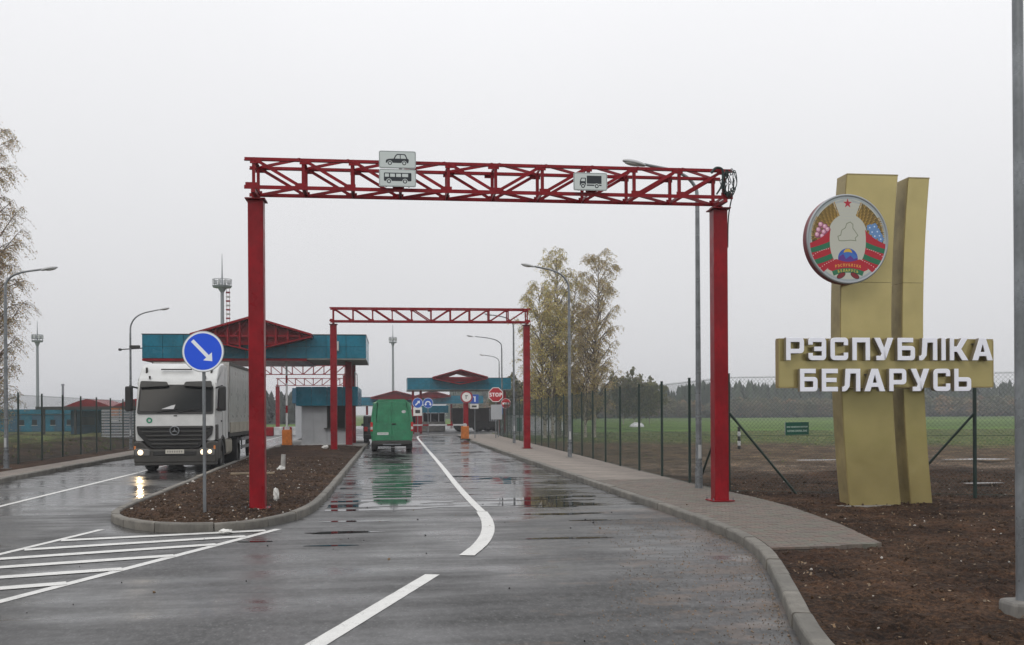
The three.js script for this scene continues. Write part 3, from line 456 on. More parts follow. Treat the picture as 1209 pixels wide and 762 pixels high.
const carT = canvasTex(512, 256, (c, w, h) => { signBase(c, w, h); const K = '#141c26'; c.fillStyle = K; c.beginPath(); c.moveTo(92, 178); c.lineTo(96, 140); c.quadraticCurveTo(108, 118, 180, 116); c.lineTo(205, 112); c.quadraticCurveTo(228, 46, 262, 42); c.lineTo(350, 42); c.quadraticCurveTo(372, 46, 384, 84); c.lineTo(394, 112); c.quadraticCurveTo(416, 116, 414, 140); c.lineTo(406, 180); c.closePath(); c.fill(); c.fillStyle = signGrey; c.beginPath(); c.moveTo(222, 114); c.quadraticCurveTo(238, 62, 264, 57); c.lineTo(290, 57); c.lineTo(290, 114); c.closePath(); c.fill(); c.beginPath(); c.moveTo(300, 57); c.lineTo(346, 57); c.quadraticCurveTo(366, 66, 378, 114); c.lineTo(300, 114); c.closePath(); c.fill(); for (const x of [150, 350]) { circ(c, x, 180, 36, signGrey); circ(c, x, 182, 29, K); circ(c, x, 182, 17, signGrey); } });
const busT = canvasTex(512, 256, (c, w, h) => { signBase(c, w, h); const K = '#141c26'; c.fillStyle = K; rr(c, 66, 52, 384, 124, 16); c.fill(); c.fillStyle = signGrey; for (const [x, q] of [[80, 56], [152, 68], [236, 68], [320, 84]]) { c.fillRect(x, 66, q, 48); } for (const x of [136, 360]) { circ(c, x, 178, 38, signGrey); circ(c, x, 180, 30, K); circ(c, x, 180, 17, signGrey); } });
const lorT = canvasTex(512, 256, (c, w, h) => { signBase(c, w, h); const K = '#141c26'; c.fillStyle = K; c.fillRect(200, 42, 226, 118); c.fillRect(200, 172, 226, 20); c.beginPath(); c.moveTo(92, 190); c.lineTo(92, 128); c.lineTo(112, 74); c.lineTo(186, 74); c.lineTo(186, 190); c.closePath(); c.fill(); c.fillStyle = signGrey; c.beginPath(); c.moveTo(108, 124); c.lineTo(122, 86); c.lineTo(172, 86); c.lineTo(172, 124); c.closePath(); c.fill(); for (const x of [142, 352]) { circ(c, x, 192, 38, signGrey); circ(c, x, 194, 30, K); circ(c, x, 194, 16, signGrey); } });
for (const [x0, x1, y0, y1, t, lab] of [[-0.2, 0.45, 6.135, 6.44, carT, 'grey road sign with a dark car pictogram on the gantry'], [-0.2, 0.45, 5.81, 6.12, busT, 'grey road sign with a dark bus pictogram on the gantry'], [3.28, 3.9, 5.82, 6.14, lorT, 'grey road sign with a dark lorry pictogram on the gantry']]) {
  const s = thing('vehicle_sign', lab, 'road sign', [(x0 + x1) / 2, (y0 + y1) / 2, -17.4], 0, 'vehicle signs on the gantry');
  plateSign(s, x1 - x0, y1 - y0, 0.035, 0, 0, 0, t);
  for (const dx of [-0.2, 0.2]) mesh('bracket', box(0.04, y1 - y0 - 0.05, 0.035, dx, 0, -0.04), M.signBack, s);
  for (const dx of [-0.2, 0.2]) mesh('clamp', box(0.03, 0.08, 0.08, dx, y0 < 6 && t !== carT ? -0.1 : 0.1, -0.08), M.darkGrey, s);
}
{ // keep-right arrow
  const o = thing('arrow_sign', 'round blue sign with white diagonal arrow on a thin post at the island tip', 'road sign', [-3.1, 0.14, -16.75], -0.03);
  mesh('post', cyl(V(0, -0.1, -0.045), V(0, 2.75, -0.045), 0.028, 0.028, 16), M.galv, o);
  const t = canvasTex(512, 512, (c, w) => { c.fillStyle = '#e6eaf0'; c.fillRect(0, 0, w, w); circ(c, 256, 256, 236, '#0f50dc'); c.save(); c.translate(256, 256); c.rotate(Math.PI / 4 + 0.03); c.fillStyle = '#e8ecf1'; c.fillRect(-196, -23, 290, 46); c.beginPath(); c.moveTo(170, 0); c.lineTo(82, -76); c.lineTo(82, 76); c.closePath(); c.fill(); c.restore(); });
  mesh('plate', new THREE.CylinderGeometry(0.335, 0.335, 0.02, 48).rotateX(Math.PI / 2).translate(0, 2.71, 0), M.signBack, o);
  mesh('rim', new THREE.TorusGeometry(0.333, 0.009, 8, 48).translate(0, 2.71, 0.004), M.signBack, o);
  mesh('sign_face', new THREE.CircleGeometry(0.33, 48).translate(0, 2.71, 0.013), new THREE.MeshStandardMaterial({ map: t, roughness: 0.35 }), o);
  for (const y of [2.55, 2.86]) mesh('clamp', box(0.1, 0.04, 0.07, 0, y, -0.035), M.galv, o);
}
// ---------------------------------------------------------------- lamp posts
function lampPost(x, z, y0, bend, hx, hy, hz, label, r = 0.075) {
  const o = thing('street_lamp', label, 'street lamp', [x, y0, z], 0, 'grey street lamps');
  const dx = hx - x, dz = hz - z, b = bend - y0, h = hy - y0;
  mesh('pole', metreUV(tube([V(0, -0.1, 0), V(0, b * 0.35, 0), V(0, b, 0)], r, r * 0.62, 16)), M.galv, o);
  mesh('base_sleeve', cyl(V(0, -0.05, 0), V(0, 0.5, 0), r * 1.12, r * 1.12, 16), M.galv, o);
  mesh('base_flange', cyl(V(0, 0, 0), V(0, 0.03, 0), r * 2.1, r * 2.1, 16), M.concrete, o);
  mesh('hatch', box(r * 0.9, 0.3, 0.012, 0, 0.85, r * 1.02), M.lampHead, o);
  const c = [V(0, b, 0), V(dx * 0.02, b + (h - b) * 0.34, dz * 0.02), V(dx * 0.14, b + (h - b) * 0.62, dz * 0.14), V(dx * 0.34, b + (h - b) * 0.8, dz * 0.34), V(dx * 0.84, h - (h - b) * 0.03, dz * 0.84)];
  mesh('arm', tube(c, r * 0.55, r * 0.42, 12, 30), M.galv, o);
  const hd = new THREE.SphereGeometry(1, 20, 12); hd.scale(0.27, 0.065, 0.115); const p = hd.attributes.position; for (let i = 0; i < p.count; i++) if (p.getY(i) < -0.02) p.setY(i, -0.02 + (p.getY(i) + 0.02) * 0.3); hd.computeVertexNormals();
  const head = mesh('lamp_head', hd, M.lampHead, o); head.position.set(dx, h, dz); head.rotation.set(0, -Math.atan2(dz, dx), 0.2 * (dx < 0 ? 1 : 1)); head.rotateZ(0);
  const ln = new THREE.SphereGeometry(1, 16, 8).scale(0.17, 0.035, 0.09); const l = mesh('lamp_glass', ln, M.lens, head); l.position.set(0.05, -0.03, 0);
}
lampPost(6.72, -20.95, 0.08, 6.45, 5.3, 7.26, -20.95, 'grey street lamp rising behind the end of the signed gantry');
lampPost(6.66, -36.4, 0.1, 6.3, 5.1, 7.34, -36.4, 'grey street lamp standing in front of the birches');
lampPost(6.78, -54.3, 0.1, 6.5, 5.4, 7.3, -54.3, 'grey street lamp beside the end of the green fence');
lampPost(8.1, -72, 0.05, 6.6, 5.75, 7.5, -72, 'thin street lamp rising behind the red stop sign');
lampPost(10.1, -92, 0.05, 6.5, 8.5, 7.3, -92, 'farthest street lamp beside the checkpoint canopy');
lampPost(-13.0, -51.1, 0.08, 5.9, -11.35, 7.15, -51.1, 'grey street lamp beside the front of the white lorry');
lampPost(-12.3, -33.2, 0.1, 5.85, -10.95, 6.55, -33.2, 'grey street lamp in front of the roadside birch');
{ const o = thing('flag_pole', 'plain grey pole in a concrete collar on bare earth', 'pole', [5.3, 0.08, -7.72]);
  mesh('shaft', tube([V(0, -0.1, 0), V(-0.005, 3, 0), V(-0.02, 8, 0)], 0.05, 0.042, 20), M.galv, o);
  mesh('concrete_collar', metreUV(extrude(rrect(0.3, 0.3, 0.09), 0.16, 0.03).rotateX(-Math.PI / 2).translate(0, -0.05, 0)), M.concrete, o); }

// ---------------------------------------------------------------- monument
const bow = y => 0.165 * Math.pow((y - 3.2) / 3.15, 2);
const gz = -16.9;
{
  const o = thing('monument', 'gold clad stele of two bowed slabs carrying a name board', 'monument');
  const slab = (name, x0, x1, y0, y1, z0, z1, mat) => { const g = new THREE.BoxGeometry(x1 - x0, y1 - y0, z0 - z1, 1, Math.max(2, Math.round((y1 - y0) / 0.15)), 1); g.translate((x0 + x1) / 2, (y0 + y1) / 2, (z0 + z1) / 2); const p = g.attributes.position; for (let i = 0; i < p.count; i++) p.setX(i, p.getX(i) + bow(p.getY(i))); return mesh(name, metreUV(g), mat, o); };
  const seams = [[0.06, 2.2], [2.206, 4.14], [4.146, 6.1]];
  for (const [x0, x1, top] of [[8.09, 9.065, 6.11], [9.275, 9.68, 6.07]])
    for (const [a, b] of seams) {
      const t = Math.min(b, top - (b > 6 ? 0.012 : 0)), s = slab('cladding_panel', x0 + 0.004, x1 - 0.004, a, t, gz, gz - 0.4, M.gold);
      const e = slab('side_cladding', x0 - 0.006, x0 + 0.003, a, t, gz - 0.012, gz - 0.39, M.goldEdge);
      slab('side_cladding', x1 - 0.003, x1 + 0.006, a, t, gz - 0.012, gz - 0.39, M.goldEdge);
    }
  for (const [x0, x1, top] of [[8.085, 9.07, 6.1], [9.27, 9.685, 6.06]]) slab('capping', x0, x1, top, top + 0.018, gz + 0.006, gz - 0.405, M.goldEdge);
  mesh('plinth', box(2.1, 0.1, 0.75, 9.05, 0.04, gz - 0.2, 0.02), M.concrete, o);
  const bd = mesh('name_board', metreUV(box(4.06, 0.86, 0.13, 8.82, 2.655, -16.66, 0.012)), M.gold, o);
  for (const [x, y, w, h] of [[8.82, 3.086, 4.066, 0.016], [8.82, 2.224, 4.066, 0.016]]) mesh('board_trim', box(w, h, 0.138, x, y, -16.66), M.goldEdge, bd);
  for (const x of [6.789, 10.851]) mesh('board_trim', box(0.014, 0.83, 0.138, x, 2.655, -16.66), M.goldEdge, bd);
  // letters
  const t = 0.195, w = 0.8;
  const G = {
    'Р': [w, [[0, 0], [t, 0], [t, 0.3], [w, 0.3, 0.2], [w, 1, 0.2], [0, 1]], [[t, 0.5], [w - t, 0.5, 0.06], [w - t, 0.8, 0.06], [t, 0.8]]],
    'Э': [w, [[0, 0, 0.18], [w, 0, 0.2], [w, 1, 0.2], [0, 1, 0.18], [0, 0.68], [t, 0.68], [t, 0.8], [w - t, 0.8], [w - t, 0.6], [0.26, 0.6], [0.26, 0.4], [w - t, 0.4], [w - t, 0.2], [t, 0.2], [t, 0.32], [0, 0.32]]],
    'С': [w, [[w, 0, 0.18], [w, 0.34], [w - t, 0.34], [w - t, 0.2], [t, 0.2], [t, 0.8], [w - t, 0.8], [w - t, 0.66], [w, 0.66], [w, 1, 0.18], [0, 1, 0.22], [0, 0, 0.22]]],
    'П': [w, [[0, 0], [t, 0], [t, 0.79], [w - t, 0.79], [w - t, 0], [w, 0], [w, 1], [0, 1]]],
    'У': [0.88, [[0, 1], [0.27, 1], [0.46, 0.54], [0.62, 1], [0.88, 1], [0.54, 0.08, 0.08], [0.46, 0, 0.06], [0.1, 0], [0.1, 0.2], [0.3, 0.2], [0.34, 0.3]]],
    'Б': [w, [[0, 0], [w, 0, 0.18], [w, 0.64, 0.18], [t, 0.64], [t, 0.8], [w - 0.08, 0.8], [w - 0.08, 1], [0, 1]], [[t, 0.19], [w - t, 0.19, 0.05], [w - t, 0.45, 0.05], [t, 0.45]]],
    'Л': [0.84, [[0, 0], [0.18, 0, 0.1], [0.34, 0.22], [0.38, 0.79], [0.84 - t, 0.79], [0.84 - t, 0], [0.84, 0], [0.84, 1], [0.16, 1], [0.12, 0.26], [0.06, 0.2], [0, 0.2]]],
    'І': [t, [[0, 0], [t, 0], [t, 1], [0, 1]]],
    'К': [0.86, [[0, 0], [t, 0], [t, 0.38], [0.33, 0.38], [0.57, 0], [0.86, 0], [0.53, 0.51], [0.84, 1], [0.56, 1], [0.33, 0.62], [t, 0.62], [t, 1], [0, 1]]],
    'А': [0.96, [[0, 0], [0.26, 0], [0.32, 0.19], [0.64, 0.19], [0.7, 0], [0.96, 0], [0.63, 1], [0.33, 1]], [[0.38, 0.38], [0.58, 0.38], [0.48, 0.75]]],
    'Е': [0.74, [[0, 0], [0.74, 0], [0.74, 0.2], [t, 0.2], [t, 0.41], [0.68, 0.41], [0.68, 0.6], [t, 0.6], [t, 0.8], [0.74, 0.8], [0.74, 1], [0, 1]]],
    'Ь': [w, [[0, 0], [w, 0, 0.18], [w, 0.62, 0.18], [t, 0.62], [t, 1], [0, 1]], [[t, 0.19], [w - t, 0.19, 0.05], [w - t, 0.43, 0.05], [t, 0.43]]],
  };
  const row = (txt, x0, x1, y0, h) => {
    const gap = 0.2, tot = [...txt].reduce((s, c) => s + G[c][0], 0) + gap * (txt.length - 1), k = (x1 - x0) / tot; let x = x0;
    for (const ch of txt) { const [cw, out, hole] = G[ch]; const f = q => q.map(([a, b, r]) => [a * k, b * h, (r || 0) * Math.min(k, h)]); const s = polyShape(f(out)); if (hole) s.holes.push(polyShape(f(hole))); { const L = mesh('letter', extrude(s, 0.022, 0.005).translate(x, y0, -16.463), M.whiteLetter, o); mesh('letter_return', extrude(s, 0.086).translate(x, y0, -16.55), M.letterSide, L); }
      for (const q of [0.25, 0.75]) mesh('standoff', box(0.025, 0.025, 0.05, x + (ch === 'П' || ch === 'Л' ? cw * k - 0.5 * t * k : 0.5 * t * k + (ch === 'А' || ch === 'У' ? 0.1 * k : 0)), y0 + h * (ch === 'У' ? 0.9 : q), -16.572), M.midGrey, o); x += (cw + gap) * k; }
  };
  row('РЭСПУБЛІКА', 6.87, 10.75, 2.70, 0.4);
  row('БЕЛАРУСЬ', 7.12, 10.33, 2.15, 0.4);
}
{ // state emblem on a round drum
  const o = thing('state_emblem', 'round painted coat of arms with red star, wheat and ribbon on the gold stele', 'emblem', [8.06, 4.86, -16.55]);
  mesh('drum', new THREE.CylinderGeometry(0.785, 0.785, 0.15, 72, 1).rotateX(Math.PI / 2).scale(0.97, 1.015, 1).translate(0, 0, -0.085), std(lin(0.16, 0.025, 0.03), 0.5), o);
  mesh('rim', new THREE.TorusGeometry(0.765, 0.024, 12, 84).scale(0.97, 1.015, 1), std(lin(0.3, 0.32, 0.34), 0.4, { metalness: 0.3 }), o);
  const T = canvasTex(1024, 1024, (c, w) => {
    const R = rng(9); c.fillStyle = '#c9cbca'; c.fillRect(0, 0, w, w); c.save(); c.translate(512, 512);
    circ(c, 0, 0, 512, '#9aa3a8'); circ(c, 0, 0, 478, '#b7b8ae'); c.scale(1.1, 1.09);
    // rays
    c.strokeStyle = '#9fa6a8'; c.lineWidth = 5; for (let a = -160; a <= -20; a += 7) { const t = a * Math.PI / 180; c.beginPath(); c.moveTo(Math.cos(t) * 60, -380 + Math.sin(t) * 60 + 0); c.lineTo(Math.cos(t) * 250, -350 + Math.sin(t) * 60); c.stroke(); }
    for (let k = 0; k < 7; k++) { c.beginPath(); c.moveTo(-170, -440 + k * 34); c.quadraticCurveTo(0, -420 + k * 40, 170, -440 + k * 34); c.strokeStyle = '#aeb2b2'; c.lineWidth = 4; c.stroke(); }
    // star
    c.fillStyle = '#a8122e'; c.beginPath(); for (let k = 0; k < 10; k++) { const r = k % 2 ? 22 : 56, t = -Math.PI / 2 + k * Math.PI / 5; c.lineTo(Math.cos(t) * r, -388 + Math.sin(t) * r); } c.closePath(); c.fill();
    // wheat wreaths hugging the rim
    for (const q of [-1, 1]) { c.fillStyle = '#3f3d20'; c.beginPath(); for (let k = 0; k <= 20; k++) { const t = (-66 + k * 3.6) * Math.PI / 180; c.lineTo(q * Math.cos(t) * 424, Math.sin(t) * 424); } for (let k = 20; k >= 0; k--) { const t = (-66 + k * 3.6) * Math.PI / 180, r = 232 - 10 * Math.sin(k / 20 * 3) + (20 - k) * 2.6; c.lineTo(q * Math.cos(t) * r, Math.sin(t) * r); } c.closePath(); c.fill();
      for (let ear = 0; ear < 6; ear++) for (let k = 0; k < 26; k++) for (const g of [-1, 1]) { const t = (-68 + k * 2.75) * Math.PI / 180, r = 256 + ear * 32 + (26 - k) * 1.2, x = q * Math.cos(t) * r, y = Math.sin(t) * r; if (r > 432) continue; c.save(); c.translate(x + g * 7 * Math.cos(t) * q, y + g * 7 * Math.sin(t)); c.rotate(q * (t + Math.PI / 2) + g * 0.45 - q * 1.35 * 0); c.fillStyle = ['#8f6f26', '#a98740', '#6f5519'][(k + ear) % 3]; c.beginPath(); c.ellipse(0, 0, 6, 13, 0, 0, 6.3); c.fill(); c.restore(); } }
    // clover left, flax right
    for (const [x, y] of [[-318, -150], [-268, -128], [-344, -92], [-280, -70], [-236, -98], [-360, -40], [-300, -24]]) { circ(c, x, y, 33, '#8d4a68'); circ(c, x - 5, y - 7, 23, '#d29ab2'); circ(c, x - 9, y - 12, 9, '#ecd2dc'); }
    for (const [x, y] of [[262, -128], [318, -140], [290, -80], [352, -86], [378, -40], [322, -36], [392, -4]]) { for (let p = 0; p < 5; p++) circ(c, x + 20 * Math.cos(p * 1.257), y + 20 * Math.sin(p * 1.257), 19, '#5f86b8'); circ(c, x, y, 9, '#c3d4ea'); }
    // ribbon bands
    for (const s of [-1, 1]) { c.save(); c.scale(s, 1); c.beginPath(); c.moveTo(205, -110); c.quadraticCurveTo(260, -20, 448, 50); c.quadraticCurveTo(440, 220, 300, 370); c.lineTo(150, 250); c.quadraticCurveTo(240, 130, 205, -110); c.closePath(); c.fillStyle = '#a81228'; c.fill(); c.clip(); c.fillStyle = '#1d6a4a'; for (const y of [22, 160]) { c.beginPath(); c.moveTo(120, y - 40); c.quadraticCurveTo(260, y + 40, 470, y + 88); c.lineTo(470, y + 140); c.quadraticCurveTo(260, y + 106, 120, y + 24); c.closePath(); c.fill(); } c.fillStyle = '#e6e0dc'; for (let k = 0; k < 9; k++) { const u = k / 8; circ(c, 230 + 205 * u, 108 + 96 * u - 20 * Math.sin(u * 3), 5, '#d9d3d0'); circ(c, 175 + 205 * u, 232 + 130 * u - 14 * Math.sin(u * 3), 5, '#d9d3d0'); } c.strokeStyle = '#32201e'; c.lineWidth = 5; c.stroke(); c.restore(); }
    // sun and globe
    c.save(); c.translate(0, 62); c.scale(0.78, 0.78); c.beginPath(); c.ellipse(0, 190, 150, 140, 0, Math.PI, 2 * Math.PI); c.lineTo(150, 260); c.lineTo(-150, 260); c.closePath(); c.clip(); c.fillStyle = '#2a57b0'; c.fillRect(-200, 0, 400, 300); circ(c, 0, 120, 66, '#c9a63a'); c.fillStyle = '#3868b4'; c.beginPath(); c.ellipse(0, 210, 150, 108, 0, 0, 6.3); c.fill(); c.fillStyle = '#5a2d86'; c.beginPath(); c.moveTo(-150, 260); c.lineTo(-140, 170); c.lineTo(-70, 130); c.lineTo(-30, 200); c.lineTo(40, 150); c.lineTo(90, 200); c.lineTo(150, 180); c.lineTo(150, 260); c.closePath(); c.fill(); c.restore();
    // lower ribbon with lettering
    c.fillStyle = '#a81228'; c.beginPath(); c.moveTo(-240, 330); c.quadraticCurveTo(-170, 200, -120, 225); c.quadraticCurveTo(0, 270, 120, 225); c.quadraticCurveTo(170, 200, 240, 330); c.quadraticCurveTo(160, 372, 120, 350); c.quadraticCurveTo(0, 290, -120, 350); c.quadraticCurveTo(-160, 372, -240, 330); c.closePath(); c.fill();
    c.fillStyle = '#22694a'; c.beginPath(); c.moveTo(-190, 352); c.quadraticCurveTo(0, 280, 190, 352); c.lineTo(170, 402); c.quadraticCurveTo(0, 330, -170, 402); c.closePath(); c.fill();
    for (const s of [-1, 1]) { c.fillStyle = '#7c1524'; c.beginPath(); c.ellipse(s * 82, 398, 54, 26, s * 0.5, 0, 6.3); c.fill(); c.strokeStyle = '#241a18'; c.lineWidth = 6; c.stroke(); }
    const arc = (s, rad, cy, sz, col) => { c.fillStyle = col; c.font = `bold ${sz}px sans-serif`; c.textAlign = 'center'; const n = s.length; for (let k = 0; k < n; k++) { const t = (k - (n - 1) / 2) * sz * 0.74 / rad; c.save(); c.translate(Math.sin(t) * rad, cy - Math.cos(t) * rad + rad); c.rotate(t); c.fillText(s[k], 0, 0); c.restore(); } };
    arc('РЭСПУБЛІКА', 700, 298, 42, '#d9a441'); arc('БЕЛАРУСЬ', 560, 356, 42, '#c6b24a');
    // country outline
    c.strokeStyle = '#7e8470'; c.lineWidth = 9; c.beginPath(); [[-104, 30], [-118, -18], [-84, -30], [-72, -84], [-28, -112], [-12, -158], [30, -176], [62, -150], [60, -110], [96, -64], [120, -30], [88, -2], [96, 28], [30, 22], [-40, 30]].forEach(([x, y], i) => i ? c.lineTo(x, y - 10) : c.moveTo(x, y - 10)); c.closePath(); c.stroke();
    c.restore();
  });
  mesh('painted_face', new THREE.CircleGeometry(0.755, 72).scale(0.97, 1.015, 1).translate(0, 0, 0.012), new THREE.MeshStandardMaterial({ map: T, roughness: 0.42 }), o);
  mesh('backing_frame', box(0.6, 0.9, 0.18, 0.35, 0, -0.255), M.midGrey, o);
}
// ---------------------------------------------------------------- fences
const panelGeo = (() => { // one 2.5 m bay of chain link, every wire a thin prism
  const w = 2.5, h = 2.45, s = 0.085, list = []; const seg = (a, b) => { list.push(orient(new THREE.CylinderGeometry(0.0022, 0.0022, a.distanceTo(b), 3, 1, true), a, b)); };
  for (let c = -h; c < w; c += s) { let x0 = Math.max(0, c), y0 = x0 - c, x1 = Math.min(w, c + h), y1 = x1 - c; if (x1 - x0 > 0.02) { seg(V(x0, y0, 0.002), V(x1, y1, 0.002)); seg(V(w - x0, y0, -0.002), V(w - x1, y1, -0.002)); } }
  for (const y of [0.04, 1.2, 2.42]) list.push(orient(new THREE.CylinderGeometry(0.004, 0.004, w, 4, 1, true), V(0, y, 0), V(w, y, 0)));
  return merge(list);
})();
const postGeo = merge([bx(-0.027, 0.027, -0.2, 2.55, -0.027, 0.027, 0.005), bx(-0.03, 0.03, 2.55, 2.565, -0.03, 0.03)]);
function fence(o, pts) { // pts: [x, z, y]
  pts.forEach(([x, z, y], i) => {
    const p = mesh('post', postGeo, M.fence, o); p.position.set(x, y, z);
    if (i) { const [a, b, c] = pts[i - 1], L = Math.hypot(x - a, z - b), m = mesh('mesh_panel', panelGeo, M.wire, o); m.position.set(a, (y + c) / 2 + 0.04, b); m.scale.x = L / 2.5; m.rotation.y = Math.atan2(-(z - b), x - a); }
  });
}
{
  const o = thing('mesh_fence', 'green chain link fence with dark posts beside the paved walk', 'fence');
  const pts = []; for (let k = 0; k <= 22; k++) { const z = -20.05 - k * 2.5; pts.push([lerpPath([[6.98, -20], [7.1, -30], [7.6, -45], [8.1, -76]], z) + 0.0, z, 0.05]); }
  fence(o, pts);
  for (const s of [1]) mesh('brace', cyl(V(6.98, 1.72, -20.1), V(7.02, 0.05, -22.0), 0.026, 0.026, 8), M.fence, o);
  const q = thing('mesh_fence', 'green chain link fence with slanting braces behind the gold monument', 'fence');
  const r = []; for (let k = 1; k <= 6; k++) { const x = 6.98 + k * 2.2; r.push([x, -20.05 + k * 1.02, 0.07]); }
  fence(q, [[7.07, -20.0, 0.05], ...r]);
  mesh('brace', cyl(V(7.03, 1.78, -19.85), V(8.4, 0.04, -19.55), 0.026, 0.026, 8), M.fence, q);
  mesh('brace', cyl(V(11.36, 1.74, -18.0), V(10.1, 0.05, -18.62), 0.026, 0.026, 8), M.fence, q);
  mesh('brace', cyl(V(13.55, 1.74, -17.0), V(12.3, 0.05, -17.6), 0.026, 0.026, 8), M.fence, q);
  const lf = thing('mesh_fence', 'green chain link fence behind the walk of the lorry lane', 'fence');
  const l = []; for (let k = 0; k <= 15; k++) { const z = -26.4 - k * 2.6; l.push([lerpPath([[-12.9, -26], [-13.2, -36], [-13.45, -45], [-14.2, -66]], z), z, 0.08]); }
  fence(lf, l);
  const fs = thing('zone_sign', 'small green sign with two white text lines hung on the fence', 'sign', [8.27, 1.45, -19.38], Math.atan2(-1.02, 2.2) * -1);
  const t = canvasTex(512, 192, (c, w, h) => { c.fillStyle = '#0d5747'; c.fillRect(0, 0, w, h); c.fillStyle = '#cfe0da'; c.textAlign = 'center'; c.font = 'bold 31px sans-serif'; c.fillText('ЗОНА ТАМОЖЕННОГО КОНТРОЛЯ', 256, 82, 460); c.font = 'bold 40px sans-serif'; c.fillText('CUSTOMS CONTROL ZONE', 256, 146, 440); });
  plateSign(fs, 0.7, 0.265, 0.01, 0, 0, 0.06, t, 0.012);
}
{ const o = thing('marker_post', 'small black and white striped marker post in the field', 'post', [16.13, 0, -44.2]); for (let k = 0; k < 5; k++) mesh('band', cyl(V(0, k * 0.22 - (k ? 0 : 0.1), 0), V(0, k * 0.22 + 0.22, 0), 0.07, 0.07, 10), k % 2 ? M.white : M.black, o); }
// ---------------------------------------------------------------- odd bits on the island
{
  const crumple = (s, seed) => { let g = new THREE.IcosahedronGeometry(1, 3); const p = g.attributes.position; for (let i = 0; i < p.count; i++) { const x = p.getX(i), y = p.getY(i), z = p.getZ(i), f = 1 + 0.55 * fbm(x * 1.8 + seed, y * 1.8, z * 1.8, 3); p.setXYZ(i, x * f * s[0], y * f * s[1], z * f * s[2]); } g.computeVertexNormals(); return g; };
  const bag = std(lin(0.66, 0.66, 0.63), 0.6, { side: THREE.DoubleSide });
  let m = mesh('plastic_bag', crumple([0.09, 0.035, 0.06], 2), bag); m.position.set(-2.5, 0.04, -15.2); tag(m, 'crumpled white plastic bag lying in the gutter before the island', 'litter');
  m = mesh('cement_sack', crumple([0.05, 0.12, 0.05], 5), bag); m.position.set(-2.2, 0.28, -19.1); tag(m, 'torn white wrapper standing behind the gantry column', 'litter');
  m = mesh('cement_sack', crumple([0.14, 0.08, 0.1], 9), bag); m.position.set(-3.15, 0.23, -47.4); tag(m, 'white lump of sacking on the island before the booth', 'litter');
  const o = thing('pipe_stub', 'pale wrapped pipe stub standing in the island earth', 'pipe', [-3.22, 0.12, -29.6], 0.3);
  mesh('pipe', cyl(V(0, -0.1, 0), V(0.03, 0.5, 0), 0.07, 0.065, 14), M.whiteDirty, o); mesh('wrapping', crumple([0.11, 0.1, 0.1], 13).translate(-0.05, 0.06, 0.05), bag, o);
  const pl = mesh('plank', metreUV(box(1.15, 0.05, 0.12, 0, 0, 0, 0.008)), std(lin(0.4, 0.32, 0.22), 0.8, { map: wearRep(1) })); pl.position.set(-3.75, 0.21, -27.2); pl.rotation.y = 0.1; tag(pl, 'weathered plank lying on the island earth', 'plank');
}
